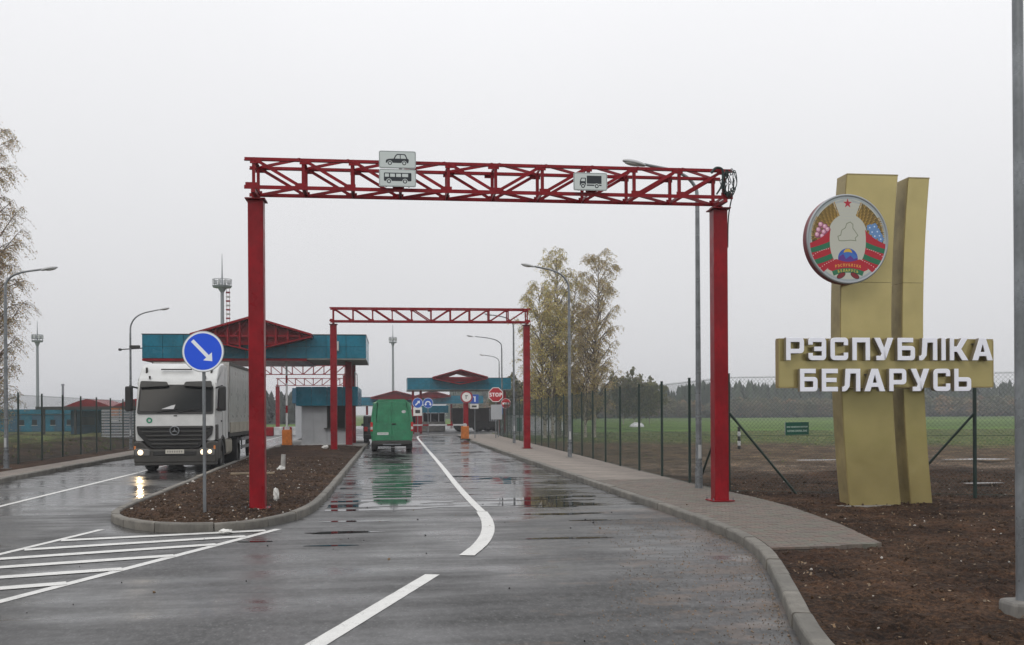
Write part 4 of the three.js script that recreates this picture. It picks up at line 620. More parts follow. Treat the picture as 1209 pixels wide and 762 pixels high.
// ---------------------------------------------------------------- checkpoint canopies
function canopy(o, x0, x1, zf, zb, yb, yt, ax, hw, rise, drop, nPan, redSoffitTo, posts, open = false) {
  const d = 0.09, n = nPan, pw = (x1 - x0) / n, ym = (yb + yt) / 2;
  for (let i = 0; i < n; i++) for (const [a, b] of [[yb, ym], [ym, yt]]) mesh('fascia_panel', metreUV(box(pw - 0.018, b - a - 0.018, d, x0 + (i + 0.5) * pw, (a + b) / 2, zf - d / 2)), i % 2 ? M.teal : M.tealB, o);
  const ns = Math.max(2, Math.round((zf - zb) / 1)), sw = (zf - zb) / ns;
  for (const [x, s] of [[x0 + d / 2, -1], [x1 - d / 2, 1]]) for (let i = 0; i < ns; i++) mesh('fascia_panel', metreUV(box(d, yt - yb - 0.018, sw - 0.018, x, (yb + yt) / 2, zf - d - 0.01 - (i + 0.5) * sw)), M.teal, o);
  mesh('fascia_backing', bx(x0 + d + 0.02, x1 - d - 0.02, yb + 0.04, yt - 0.03, zf - d - 0.01, zb + 0.1), M.darkGrey, o);
  mesh('rear_fascia', metreUV(bx(x0 + d, x1 - d, yb, yt, zb - d * 0.1, zb + 0.07)), M.tealB, o);
  mesh('soffit', metreUV(bx(Math.max(x0, redSoffitTo), x1, yb - 0.05, yb - 0.005, zf - 0.02, zb)), M.soffit, o);
  if (redSoffitTo > x0) mesh('red_soffit', metreUV(bx(x0, redSoffitTo - 0.01, yb - 0.12, yb - 0.005, zf - 0.02, zb)), M.red, o);
  mesh('top_flashing', bx(x0 - 0.02, x1 + 0.02, yt + 0.002, yt + 0.04, zf + 0.02, zb - 0.02), M.darkGrey, o);
  // red diamond roof tube
  const fz = zf + 0.9, bz = zb - 0.9, my = (yt + yb) / 2 + (yt - yb) * (open ? 0.5 : 0.42), T = V(ax, my + rise, 0), B = V(ax, my - drop, 0), Lp = V(ax - hw, my, 0), Rp = V(ax + hw, my, 0);
  const roof = new THREE.Group(); roof.name = 'gable_roof'; o.add(roof);
  const slab = (p, q, th, nm, m) => { const s = new THREE.Shape(), dx = q.x - p.x, dy = q.y - p.y, L = Math.hypot(dx, dy), nx = -dy / L * th, ny = dx / L * th; s.moveTo(p.x, p.y); s.lineTo(q.x, q.y); s.lineTo(q.x + nx, q.y + ny); s.lineTo(p.x + nx, p.y + ny); s.closePath(); mesh(nm, metreUV(new THREE.ExtrudeGeometry(s, { depth: fz - bz, bevelEnabled: false }).translate(0, 0, bz)), m, roof); };
  slab(Lp, T, 0.1, 'roof_slope', M.red); slab(T, Rp, 0.1, 'roof_slope', M.red);
  slab(V(ax, my - drop, 0), V(ax - hw, my - 0.02, 0), 0.07, 'roof_underside', M.red); slab(V(ax + hw, my - 0.02, 0), V(ax, my - drop, 0), 0.07, 'roof_underside', M.red);
  if (!open) for (let k = 1; k < 10; k++) { const x = ax - hw + 2 * hw * k / 10, h = 1 - Math.abs(x - ax) / hw; mesh('truss_post', box(0.09, (rise + drop) * h, 0.09, x, my + (rise - drop) / 2 * h, fz - 0.25), M.red, roof); }
  mesh('truss_chord', box(2 * hw - 0.2, 0.1, 0.08, ax, my, fz - 0.35), M.red, roof);
  if (!open) for (const k of [-1, 1]) for (let q = 0; q < 3; q++) mesh('truss_web', bar(V(ax + k * hw * (0.1 + 0.28 * q), my + rise * (0.9 - 0.28 * q) * 0.9, fz - 0.4), V(ax + k * hw * (0.32 + 0.28 * q), my, fz - 0.4), 0.07), M.red, roof);
  mesh('gable_infill', (() => { const s = new THREE.Shape(); s.moveTo(ax - hw * 0.97, my); s.lineTo(ax, my + rise * 0.97); s.lineTo(ax + hw * 0.97, my); s.lineTo(ax + hw * 0.3, my - drop * 0.62); s.lineTo(ax - hw * 0.3, my - drop * 0.62); s.closePath(); const hole = new THREE.Path(); hole.moveTo(ax - hw * 0.42, my + 0.09); hole.lineTo(ax - hw * 0.1, my + rise * 0.55); hole.lineTo(ax + hw * 0.45, my + 0.09); hole.closePath(); if (open) s.holes.push(hole); return new THREE.ExtrudeGeometry(s, { depth: 0.05, bevelEnabled: false }).translate(0, 0, fz - 0.6); })(), M.red, roof);
  for (const [x, z, w] of posts) { const c = mesh('column', metreUV(box(w, yb - 0.05, w, x, (yb - 0.05) / 2, z, 0.015)), M.red, o); mesh('base_plate', box(w + 0.12, 0.03, w + 0.12, x, 0.15, z), M.darkGrey, c); }
}
{
  const o = thing('checkpoint_canopy', 'long teal checkpoint canopy with red gabled roof over the white lorry', 'canopy');
  canopy(o, -12.42, -1.3, -51, -57.2, 4.66, 5.86, -6.95, 2.95, 0.88, 0.72, 11, -4.3, [[-2.28, -53.2, 0.34], [-2.2, -56.4, 0.34], [-11.9, -53.2, 0.34], [-11.9, -56.4, 0.34]]);
  const f = mesh('floodlight', box(0.16, 0.5, 0.12, -2.75, 5.28, -50.9, 0.02), M.lampHead, o); mesh('lamp_glass', box(0.11, 0.4, 0.02, -2.75, 5.28, -50.83), M.lens, f);
  const b = mesh('side_bracket', bar(V(-12.45, 5.18, -51.2), V(-13.5, 5.1, -51.1), 0.05), M.darkGrey, o); mesh('camera_box', box(0.5, 0.16, 0.2, -12.8, 5.24, -51.15, 0.03), M.darkGrey, b); mesh('camera_box', box(0.14, 0.12, 0.14, -13.5, 5.1, -51.1, 0.03), M.darkGrey, b);
  const pad = struct(mesh('booth_platform', metreUV(bx(-6.1, -1.5, -0.05, 0.15, -51.9, -64, 0.02)), M.concrete), 'concrete platform under the grey booth', 'platform');
  const k = thing('booth', 'small grey booth with dark window and teal fascia under the canopy', 'booth');
  for (const [x0, x1] of [[-4.85, -4.2], [-4.2, -3.5]]) mesh('wall_panel', metreUV(bx(x0 + 0.004, x1 - 0.004, 0.2, 2.26, -54, -54.1)), M.greyWall, k);
  mesh('wall_panel', metreUV(bx(-3.49, -2.32, 0.2, 1.05, -54, -54.1)), M.greyWall, k); mesh('wall_panel', metreUV(bx(-2.5, -2.32, 1.056, 2.26, -54, -54.1)), M.greyWall, k);
  mesh('side_wall', metreUV(bx(-4.85, -4.75, 0.2, 2.26, -54.11, -60)), M.greyWall, k); mesh('side_wall', metreUV(bx(-2.42, -2.32, 0.2, 2.26, -54.11, -60)), M.greyWall, k); mesh('rear_wall', metreUV(bx(-4.74, -2.43, 0.2, 2.26, -59.9, -60)), M.greyWall, k);
  mesh('floor_edge', bx(-4.9, -2.28, 0.14, 0.2, -53.95, -60.05), M.white, k);
  const w = mesh('window', bx(-3.49, -2.51, 1.06, 2.26, -54.03, -54.06), M.glassDark, k); for (const x of [-3.47, -3.0, -2.53]) mesh('window_frame', bx(x - 0.025, x + 0.025, 1.06, 2.26, -53.985, -54.03), M.midGrey, w); mesh('window_sill', bx(-3.65, -2.3, 1.0, 1.06, -53.8, -54.02), M.darkGrey, w);
  for (let i = 0; i < 4; i++) mesh('fascia_panel', metreUV(bx(-5.1 + i * 0.82 + 0.008, -5.1 + (i + 1) * 0.82 - 0.008, 2.26, 3.28, -53.5, -53.58)), i % 2 ? M.teal : M.tealB, k);
  mesh('side_fascia', metreUV(bx(-5.1, -5.02, 2.26, 3.28, -53.6, -60.3)), M.teal, k); mesh('side_fascia', metreUV(bx(-1.9, -1.82, 2.26, 3.28, -53.6, -60.3)), M.teal, k); mesh('roof', bx(-5.0, -1.92, 2.26, 3.1, -53.6, -60.2), M.darkGrey, k);
  for (const [x, z] of [[-2.0, -54.2], [-2.0, -58]]) mesh('roof_rail_post', bar(V(x, 3.2, z), V(x, 4.1, z), 0.04), M.galv, k); mesh('roof_rail', bar(V(-2.0, 4.1, -54.2), V(-2.0, 4.1, -58), 0.04), M.galv, k);
  const o2 = thing('booth', 'second teal roofed booth standing behind the grey booth', 'booth');
  mesh('wall', metreUV(bx(-6.9, -3.2, 0.1, 2.6, -72, -78)), M.greyWall, o2); mesh('fascia', metreUV(bx(-7.1, -3.0, 2.6, 3.7, -71.8, -78.2)), M.blueWall, o2); mesh('window', bx(-6.3, -4.2, 1.1, 2.2, -71.96, -72), M.glassDark, o2);
}
{
  const o = thing('checkpoint_canopy', 'far teal checkpoint canopy with red diamond gable behind the stop sign', 'canopy');
  canopy(o, 1.4, 10.72, -88, -94, 3.95, 4.98, 6.1, 2.45, 0.68, 0.52, 9, 1, [[1.9, -88.6, 0.22], [2.6, -88.8, 0.22], [10.2, -88.6, 0.22], [9.8, -90, 0.22]], true);
  for (const x of [1.75, 2.5]) mesh('panel_wall', bx(x - 0.5, x + 0.1, 0.1, 2.2, -88.9, -89), M.red, o);
  const o2 = thing('checkpoint_canopy', 'farthest teal canopy with low red gable seen under the nearer canopy', 'canopy');
  canopy(o2, 0.9, 13.8, -148, -156, 3.3, 4.5, 6.1, 2.7, 0.75, 0.3, 9, 1, [[1.6, -149, 0.3], [5, -149, 0.3], [9, -149, 0.3], [13, -149, 0.3]]);
  const o3 = thing('checkpoint_canopy', 'low teal canopy with red gable showing left of the green van', 'canopy');
  canopy(o3, -9, 3.0, -128, -136, 2.9, 3.95, 0.5, 3.2, 0.85, 0.3, 9, -8.9, [[-3.2, -129, 0.3], [2.4, -129, 0.3], [-8, -129, 0.3]]);
  const fb = thing('booth', 'far booth with teal top and dark windows beyond the barrier', 'booth');
  mesh('wall', metreUV(bx(3.0, 5.3, 0.05, 1.0, -98, -104)), M.concrete, fb); mesh('wall', metreUV(bx(3.02, 5.28, 1.0, 1.85, -98.02, -104)), M.glassDark, fb); for (const x of [3.02, 3.8, 4.6, 5.2]) mesh('mullion', bx(x, x + 0.1, 1.0, 1.9, -97.95, -98.02), M.greyWall, fb); mesh('fascia', metreUV(bx(2.6, 5.6, 1.88, 2.6, -97.7, -104.3)), M.teal, fb);
}
// far gantries over the lorry lanes
{
  const a = thing('steel_gantry', 'red lattice gantry seen under the long teal canopy', 'gantry', [0, 0, 0], 0, 'red steel gantries over the road'); gantry(a, -12.6, -4.2, -89.7, -90.3, 5.4, 6.2, 9, 0.35, 5.3, false);
  const b = thing('steel_gantry', 'farthest red lattice gantry over the lorry lanes', 'gantry', [0, 0, 0], 0, 'red steel gantries over the road'); gantry(b, -12.1, -4.6, -106.7, -107.3, 4.9, 5.65, 8, 0.4, 4.8, false);
}
// ---------------------------------------------------------------- barriers and small signs
function barrier(p, label, up) {
  const o = thing('barrier', label, 'barrier', p, 0);
  mesh('housing', metreUV(box(0.5, 0.85, 0.42, 0, 0.43, 0, 0.04)), M.orange, o); mesh('housing_door', box(0.36, 0.6, 0.02, 0, 0.42, 0.215, 0.005), M.orange, o); mesh('foot', box(0.62, 0.06, 0.54, 0, 0.03, 0), M.darkGrey, o);
  mesh('hub', new THREE.CylinderGeometry(0.13, 0.13, 0.2, 16).rotateX(Math.PI / 2).translate(0, 0.92, 0.05), M.white, o);
  const L = up ? 3.5 : 3.5, n = 9; for (let k = 0; k < n; k++) { const a = k * L / n, b = (k + 1) * L / n; mesh('arm_band', up ? bx(-0.05, 0.05, 0.95 + a, 0.95 + b, 0.1, 0.16) : bx(-b, -a, 0.9, 1.0, 0.1, 0.16), k === 2 || k === 6 ? M.red : M.white, o); }
  return o;
}
barrier([-5.42, 0.15, -52.1], 'orange barrier with its red and white arm raised beside the lorry lane', true);
barrier([4.68, 0.12, -63.1], 'orange barrier with its red and white arm lowered across the lane', false);
{
  const postSign = (name, label, p, h, group) => { const o = thing(name, label, 'road sign', p); mesh('post', cyl(V(0, -0.15, -0.05), V(0, h, -0.05), 0.035, 0.035, 12), M.galv, o); return o; };
  const disc = (o, y, r, tex, n = 40, rot = 0) => { mesh('plate', new THREE.CylinderGeometry(r, r, 0.025, n).rotateY(rot).rotateX(Math.PI / 2).translate(0, y, 0), M.signBack, o); mesh('sign_face', new THREE.CircleGeometry(r * 0.99, n, rot).translate(0, y, 0.0155), new THREE.MeshStandardMaterial({ map: tex, roughness: 0.4 }), o); };
  const stopT = canvasTex(512, 512, (c, w) => { c.fillStyle = '#e4e2e0'; c.fillRect(0, 0, w, w); c.fillStyle = '#a8121f'; c.beginPath(); for (let k = 0; k < 8; k++) { const t = Math.PI / 8 + k * Math.PI / 4; c.lineTo(256 + Math.cos(t) * 236, 256 + Math.sin(t) * 236); } c.closePath(); c.fill(); c.fillStyle = '#efeeee'; c.font = 'bold 178px sans-serif'; c.textAlign = 'center'; c.fillText('STOP', 256, 320, 430); });
  let o = postSign('stop_sign', 'red octagonal stop sign on a grey post beside the barrier', [7.0, 0.13, -66], 3.3); disc(o, 2.93, 0.53, stopT, 8, Math.PI / 8);
  mesh('cabinet', metreUV(box(0.75, 1.0, 0.06, 0.05, 1.75, -0.03, 0.01)), M.greyWall, o);
  const noE = canvasTex(256, 256, (c) => { c.fillStyle = '#e0dedc'; c.fillRect(0, 0, 256, 256); circ(c, 128, 128, 120, '#a8121f'); c.fillStyle = '#eee'; c.fillRect(40, 104, 176, 48); });
  o = postSign('no_entry_sign', 'round red no entry sign beside the stop sign', [8.15, 0.1, -70], 2.75); disc(o, 2.4, 0.36, noE);
  const blueSq = canvasTex(256, 256, (c) => { c.fillStyle = '#2a5ba6'; c.fillRect(0, 0, 256, 256); c.fillStyle = '#dfe6ee'; c.beginPath(); c.moveTo(128, 40); c.lineTo(210, 200); c.lineTo(46, 200); c.closePath(); c.fill(); });
  o = postSign('crossing_sign', 'square blue sign with white triangle below the no entry sign', [7.5, 0.1, -69], 2.3); plateSign(o, 0.6, 0.6, 0.04, 0, 1.92, 0, blueSq);
  // red column with round sign
  o = thing('sign_column', 'red column behind the orange barrier carrying a round white sign', 'road sign', [4.98, 0.1, -65.5]);
  mesh('column', metreUV(bx(-0.2, 0.12, 0, 2.9, -0.4, -0.1)), M.red, o);
  const fT = canvasTex(256, 256, (c) => { circ(c, 128, 128, 128, '#8d2430'); circ(c, 128, 128, 96, '#d9d9d6'); c.fillStyle = '#4c4a4c'; c.font = 'bold 110px sans-serif'; c.textAlign = 'center'; c.fillRect(96, 92, 60, 18); c.fillRect(110, 92, 16, 76); }); disc(o, 2.8, 0.42, fT);
  o = postSign('parking_sign', 'tall blue sign with a white plate beside the red sign column', [5.62, 0.1, -66.5], 3.0);
  const pT = canvasTex(256, 320, (c) => { c.fillStyle = '#1d4fa8'; c.fillRect(0, 0, 256, 320); c.fillStyle = '#dfe6ee'; c.fillRect(108, 70, 44, 190); c.fillRect(70, 70, 90, 30); }); plateSign(o, 0.52, 0.62, 0.03, 0, 2.68, 0, pT);
  const wT = canvasTex(256, 128, (c) => { c.fillStyle = '#dcdcd8'; c.fillRect(0, 0, 256, 128); c.fillStyle = '#333'; c.fillRect(60, 40, 140, 50); }); plateSign(o, 0.6, 0.32, 0.03, -0.05, 2.18, 0.03, wT);
  const arT = canvasTex(256, 256, (c) => { c.fillStyle = '#dfe6ee'; c.fillRect(0, 0, 256, 256); circ(c, 128, 128, 120, '#1d55b4'); c.save(); c.translate(128, 128); c.rotate(-Math.PI / 4); c.fillStyle = '#e8ecf1'; c.fillRect(-80, -16, 110, 32); c.beginPath(); c.moveTo(84, 0); c.lineTo(24, -46); c.lineTo(24, 46); c.fill(); c.restore(); });
  o = postSign('far_arrow_sign', 'small blue arrow sign over a white plate beyond the van', [2.09, 0.05, -80], 3.1); disc(o, 2.62, 0.42, arT); plateSign(o, 0.72, 0.7, 0.04, 0, 1.93, 0.01, wT);
  const rdT = canvasTex(256, 256, (c) => { c.fillStyle = '#dfe6ee'; c.fillRect(0, 0, 256, 256); circ(c, 128, 128, 120, '#1d55b4'); c.strokeStyle = '#e8ecf1'; c.lineWidth = 26; c.beginPath(); c.arc(128, 150, 60, Math.PI, 2 * Math.PI); c.stroke(); c.fillStyle = '#e8ecf1'; for (const x of [68, 188]) { c.beginPath(); c.moveTo(x - 34, 150); c.lineTo(x + 34, 150); c.lineTo(x, 200); c.fill(); } });
  o = postSign('turn_sign', 'round blue sign with two curved white arrows beside the far booth', [2.95, 0.05, -80.5], 3.0); disc(o, 2.62, 0.42, rdT);
  o = thing('water_barrier', 'red and white plastic road block far down the lorry lane', 'road block', [-10.2, 0, -84]); for (let k = 0; k < 4; k++) mesh('block', box(0.72, 0.75, 0.4, k * 0.75, 0.38, 0, 0.06), k % 2 ? M.white : M.red, o);
}
// ---------------------------------------------------------------- articulated lorry
function wheel(o, x, y, z, r, w, side) {
  const g = mesh('wheel', new THREE.LatheGeometry([[r * 0.6, -w / 2], [r * 0.93, -w / 2], [r, -w / 2 + 0.04], [r, w / 2 - 0.04], [r * 0.93, w / 2], [r * 0.6, w / 2]].map(([a, b]) => new THREE.Vector2(a, b)), 28).rotateZ(Math.PI / 2), M.rubber, o); g.position.set(x, y, z);
  mesh('rim', new THREE.LatheGeometry([[0, -0.02], [r * 0.22, 0.0], [r * 0.28, -0.08], [r * 0.5, -0.1], [r * 0.58, -0.02], [r * 0.61, 0]].map(([a, b]) => new THREE.Vector2(a, b)), 24).rotateZ(-side * Math.PI / 2).translate(side * w * 0.42, 0, 0), M.midGrey, g); return g;
}
{
  const o = thing('articulated_lorry', 'white articulated lorry with grey curtain trailer and lit headlamps', 'lorry', [-6.74, 0, -31.75], 0.012);
  const sideProf = (pts, w, x = 0, bev = 0.06) => { const s = polyShape(pts); return new THREE.ExtrudeGeometry(s, { depth: w - 2 * bev, bevelEnabled: true, bevelSize: bev, bevelThickness: bev, bevelOffset: -bev, bevelSegments: 3, curveSegments: 5 }).rotateY(-Math.PI / 2).translate(x + w / 2 - bev, 0, 0); };
  // profile in (z, y), z positive forward
  mesh('cab', metreUV(sideProf([[-0.03, 1.0], [0.0, 1.45, 0.05], [-0.05, 1.88], [-0.33, 2.78, 0.1], [-0.42, 2.92, 0.1], [-0.95, 3.42, 0.3], [-2.0, 3.52, 0.1], [-2.1, 1.0]], 2.42)), M.truckWhite, o);
  mesh('windscreen', (() => { const g = extrude(polyShape([[-1.1, 0, 0.06], [1.1, 0, 0.06], [1.07, 0.86, 0.12], [-1.07, 0.86, 0.12]]), 0.03, 0.008); g.rotateX(-0.3).translate(0, 1.9, -0.045); return g; })(), M.glassDark, o);
  mesh('windscreen_surround', (() => { const s = polyShape([[-1.16, -0.07, 0.08], [1.16, -0.07, 0.08], [1.12, 0.9, 0.14], [-1.12, 0.9, 0.14]]); const g = extrude(s, 0.02); g.rotateX(-0.3).translate(0, 1.9, -0.052); return g; })(), M.black, o);
  for (const s of [-1, 1]) mesh('sun_visor', (() => { const g = extrude(polyShape([[0.22, 0.02, 0.04], [1.1, -0.03, 0.05], [1.08, 0.2, 0.06], [0.28, 0.17, 0.05]]), 0.06, 0.015); if (s < 0) g.rotateY(Math.PI).translate(0, 0, 0.06); g.rotateX(-0.35).translate(0, 2.68, -0.18); return g; })(), M.darkGrey, o);
  mesh('roof_light_bar', bx(-0.55, 0.4, 3.24, 3.28, -0.62, -0.68), M.midGrey, o);
  for (const s of [-1, 1]) { mesh('roof_marker', box(0.05, 0.09, 0.06, s * 0.85, 3.0, -0.42), M.midGrey, o); mesh('air_horn', box(0.06, 0.25, 0.1, s * 1.0, 3.2, -0.7, 0.02), M.midGrey, o); }
  for (const x of [-0.55, 0.1]) { const wp = mesh('wiper', bar(V(x, 1.9, 0.0), V(x + 0.62, 2.0, -0.02), 0.025), M.black, o); }
  mesh('dash_paper', (() => { const g = new THREE.BufferGeometry(); g.setAttribute('position', new THREE.Float32BufferAttribute([-0.42, 1.99, -0.02, -0.05, 1.99, -0.02, 0.0, 2.13, -0.066, -0.42, 1.99, -0.02, 0.0, 2.13, -0.066, -0.12, 2.1, -0.056], 3)); g.computeVertexNormals(); return g; })(), M.white, o).material.side = THREE.DoubleSide;
  // front: grille, slats, badge
  mesh('grille', extrude(polyShape([[-1.16, 1.46, 0.05], [-1.12, 1.2, 0.06], [-0.86, 0.92, 0.1], [-0.7, 0.76, 0.08], [0.7, 0.76, 0.08], [0.86, 0.92, 0.1], [1.12, 1.2, 0.06], [1.16, 1.46, 0.05]]), 0.05, 0.012).translate(0, 0, -0.01), M.black, o);
  for (let k = 0; k < 5; k++) { const y = 1.41 - k * 0.13, w = [1.08, 1.0, 0.88, 0.8, 0.7][k]; mesh('grille_slat', box(2 * w, 0.062, 0.07, 0, y, 0.055, 0.02), M.darkGrey, o); }
  mesh('badge_ring', new THREE.TorusGeometry(0.135, 0.017, 10, 36).translate(0, 1.31, 0.115), M.galv, o);
  mesh('badge_star', (() => { const s = new THREE.Shape(); for (let k = 0; k < 6; k++) { const r = k % 2 ? 0.026 : 0.128, t = Math.PI / 2 + k * Math.PI / 3; k ? s.lineTo(Math.cos(t) * r, Math.sin(t) * r) : s.moveTo(Math.cos(t) * r, Math.sin(t) * r); } s.closePath(); return extrude(s, 0.02, 0.005).translate(0, 1.31, 0.105); })(), M.galv, o);
  mesh('door_sticker', new THREE.RingGeometry(0.045, 0.09, 24).translate(-0.78, 1.64, 0.0), std(lin(0.02, 0.22, 0.12), 0.5), o).position.z = -0.0;
  mesh('front_badge', box(0.1, 0.035, 0.02, 0.0, 1.78, -0.03), M.midGrey, o);
  // bumper and skirts
  mesh('bumper', metreUV(extrude(polyShape([[-1.24, 0.3, 0.08], [1.24, 0.3, 0.08], [1.25, 0.98, 0.1], [1.02, 1.0, 0.05], [0.74, 0.74, 0.08], [-0.74, 0.74, 0.08], [-1.02, 1.0, 0.05], [-1.25, 0.98, 0.1]]), 0.5, 0.05).translate(0, 0, -0.44)), M.midGrey, o);
  mesh('bumper_intake', box(1.3, 0.14, 0.05, 0, 0.6, 0.05, 0.02), M.black, o); mesh('bumper_lip', metreUV(box(2.44, 0.08, 0.5, 0, 0.27, -0.2, 0.02)), M.darkGrey, o);
  const plT = canvasTex(256, 64, (c) => { c.fillStyle = '#b9b6ac'; c.fillRect(0, 0, 256, 64); c.fillStyle = '#4d4b48'; c.globalAlpha = 0.5; for (let k = 0; k < 7; k++) c.fillRect(22 + k * 32, 16, 20, 32); });
  mesh('number_plate', box(0.56, 0.13, 0.015, 0, 0.66, 0.085), new THREE.MeshStandardMaterial({ map: plT, roughness: 0.6 }), o);
  const headM = new THREE.MeshStandardMaterial({ color: 0xfff4e0, emissive: 0xffe2b4, emissiveIntensity: 1.6, roughness: 0.2 }), lensM = std(lin(0.12, 0.12, 0.12), 0.12);
  for (const s of [-1, 1]) { const h = mesh('headlamp', extrude(polyShape([[-0.22, -0.1, 0.04], [0.22, -0.1, 0.04], [0.24, 0.1, 0.06], [-0.24, 0.12, 0.06]]), 0.04, 0.01).translate(s * 0.98, 0.64, 0.05), lensM, o); mesh('lamp_glow', new THREE.SphereGeometry(0.085, 16, 10).scale(1, 1, 0.3).translate(s * (s < 0 ? 1.03 : 0.86), 0.64, 0.1), headM, h); if (s > 0) mesh('lamp_glow', new THREE.SphereGeometry(0.065, 16, 10).scale(1, 1, 0.3).translate(1.06, 0.65, 0.1), headM, h); mesh('side_lamp', box(0.06, 0.12, 0.05, s * 1.2, 0.78, 0.04, 0.01), std(lin(0.6, 0.2, 0.05), 0.3), h);
    const L = new THREE.SpotLight(0xffe0b0, 3, 40, 0.5, 0.8, 2); L.position.set(s * (s < 0 ? 1.03 : 0.86), 0.64, 0.18); L.target.position.set(s * 1.0, 0.1, 14); L.castShadow = true; o.add(L, L.target); }
  for (const s of [-1, 1]) {
    mesh('corner_vane', metreUV(bx(s * 1.225 - 0.03, s * 1.225 + 0.03, 1.0, 1.5, -0.06, -0.42, 0.02)), M.darkGrey, o);
    const m = mesh('mirror', box(0.2, 0.78, 0.28, s * 1.42, 2.32, -0.16, 0.05), M.black, o); mesh('mirror_arm', bar(V(s * 1.2, 2.66, -0.3), V(s * 1.42, 2.72, -0.18), 0.05), M.black, m); mesh('mirror_arm', bar(V(s * 1.2, 1.98, -0.25), V(s * 1.42, 1.96, -0.16), 0.04), M.black, m);
    mesh('side_window', (() => { const sh = polyShape([[-0.42, 1.92, 0.05], [-1.35, 1.92, 0.05], [-1.35, 2.66, 0.1], [-0.62, 2.66, 0.1]]); return extrude(sh, 0.02).rotateY(-Math.PI / 2).translate(s * 1.212 + 0.01, 0, 0); })(), M.glassDark, o);
    mesh('door_seam', bx(s * 1.211 - 0.004, s * 1.211 + 0.004, 1.0, 2.75, -1.42, -1.45), M.darkGrey, o); mesh('door_handle', box(0.03, 0.05, 0.2, s * 1.22, 1.6, -1.25, 0.01), M.black, o);
    mesh('step_panel', metreUV(bx(s * 1.2 - 0.06, s * 1.2 + 0.04, 0.4, 1.0, -0.45, -0.9, 0.02)), M.midGrey, o); mesh('wheel_arch', new THREE.TorusGeometry(0.6, 0.07, 8, 20, Math.PI).rotateY(Math.PI / 2).translate(s * 1.16, 0.5, -1.5), M.darkGrey, o);
    mesh('side_deflector', metreUV(bx(s * 1.2 - 0.02, s * 1.2 + 0.02, 1.0, 3.45, -2.1, -2.55)), M.truckWhite, o);
    wheel(o, s * 1.03, 0.5, -1.5, 0.5, 0.32, s); wheel(o, s * 0.98, 0.5, -5.0, 0.5, 0.5, s);
    mesh('fuel_tank', metreUV(new RoundedBoxGeometry(0.55, 0.6, 1.5, 4, 0.16).translate(s * 0.9, 0.72, -3.2)), M.boards, o);
    for (const z of [-10.2, -11.45, -12.7]) wheel(o, s * 1.04, 0.5, z, 0.5, 0.4, s);
    for (const y of [0.6, 0.9]) mesh('side_guard', bx(s * 1.2 - 0.02, s * 1.2 + 0.02, y - 0.06, y + 0.06, -5.9, -9.3), M.galv, o); for (const z of [-6.2, -7.6, -9]) mesh('side_guard_bracket', bx(s * 1.17 - 0.02, s * 1.17 + 0.02, 0.5, 1.15, z, z - 0.07), M.darkGrey, o);
  }
  mesh('chassis', metreUV(bx(-0.45, 0.45, 0.7, 1.0, -0.6, -13.4)), M.black, o); mesh('front_axle', cyl(V(-0.95, 0.5, -1.5), V(0.95, 0.5, -1.5), 0.09), M.black, o); mesh('engine_block', bx(-0.5, 0.5, 0.45, 1.0, -0.5, -2.0), M.black, o);
  // trailer
  mesh('trailer_floor', metreUV(bx(-1.25, 1.25, 1.05, 1.22, -2.75, -13.5)), M.darkGrey, o);
  for (const s of [-1, 1]) { mesh('curtain', metreUV((() => { const g = new THREE.PlaneGeometry(10.6, 2.0, 240, 4); const p = g.attributes.position; for (let i = 0; i < p.count; i++) p.setZ(i, 0.004 * Math.sin(p.getX(i) * 9.4) + 0.012 * fbm(p.getX(i), p.getY(i), 3, 3)); g.rotateY(s * Math.PI / 2).translate(s * 1.255, 2.54, -8.1); g.computeVertexNormals(); return g; })()), M.curtain, o).material.side = THREE.DoubleSide;
    for (let k = 0; k < 5; k++) mesh('side_board', metreUV(bx(s * 1.255 - 0.025, s * 1.255 + 0.025, 1.18, 1.54, -2.82 - k * 2.13, -2.82 - (k + 1) * 2.13 + 0.03)), M.boards, o);
    mesh('top_rail', bx(s * 1.25 - 0.04, s * 1.25 + 0.03, 3.5, 3.6, -2.75, -13.5), M.midGrey, o); }
  mesh('trailer_roof', metreUV(bx(-1.24, 1.24, 3.56, 3.61, -2.76, -13.49)), M.whiteDirty, o); mesh('headboard', metreUV(bx(-1.25, 1.25, 1.22, 3.6, -2.7, -2.8)), M.whiteDirty, o); mesh('rear_doors', metreUV(bx(-1.25, 1.25, 1.22, 3.55, -13.42, -13.5)), M.whiteDirty, o);
  for (const s of [-1, 1]) mesh('landing_leg', bx(s * 0.8 - 0.06, s * 0.8 + 0.06, 0.35, 1.05, -6.3, -6.42), M.galv, o);
}
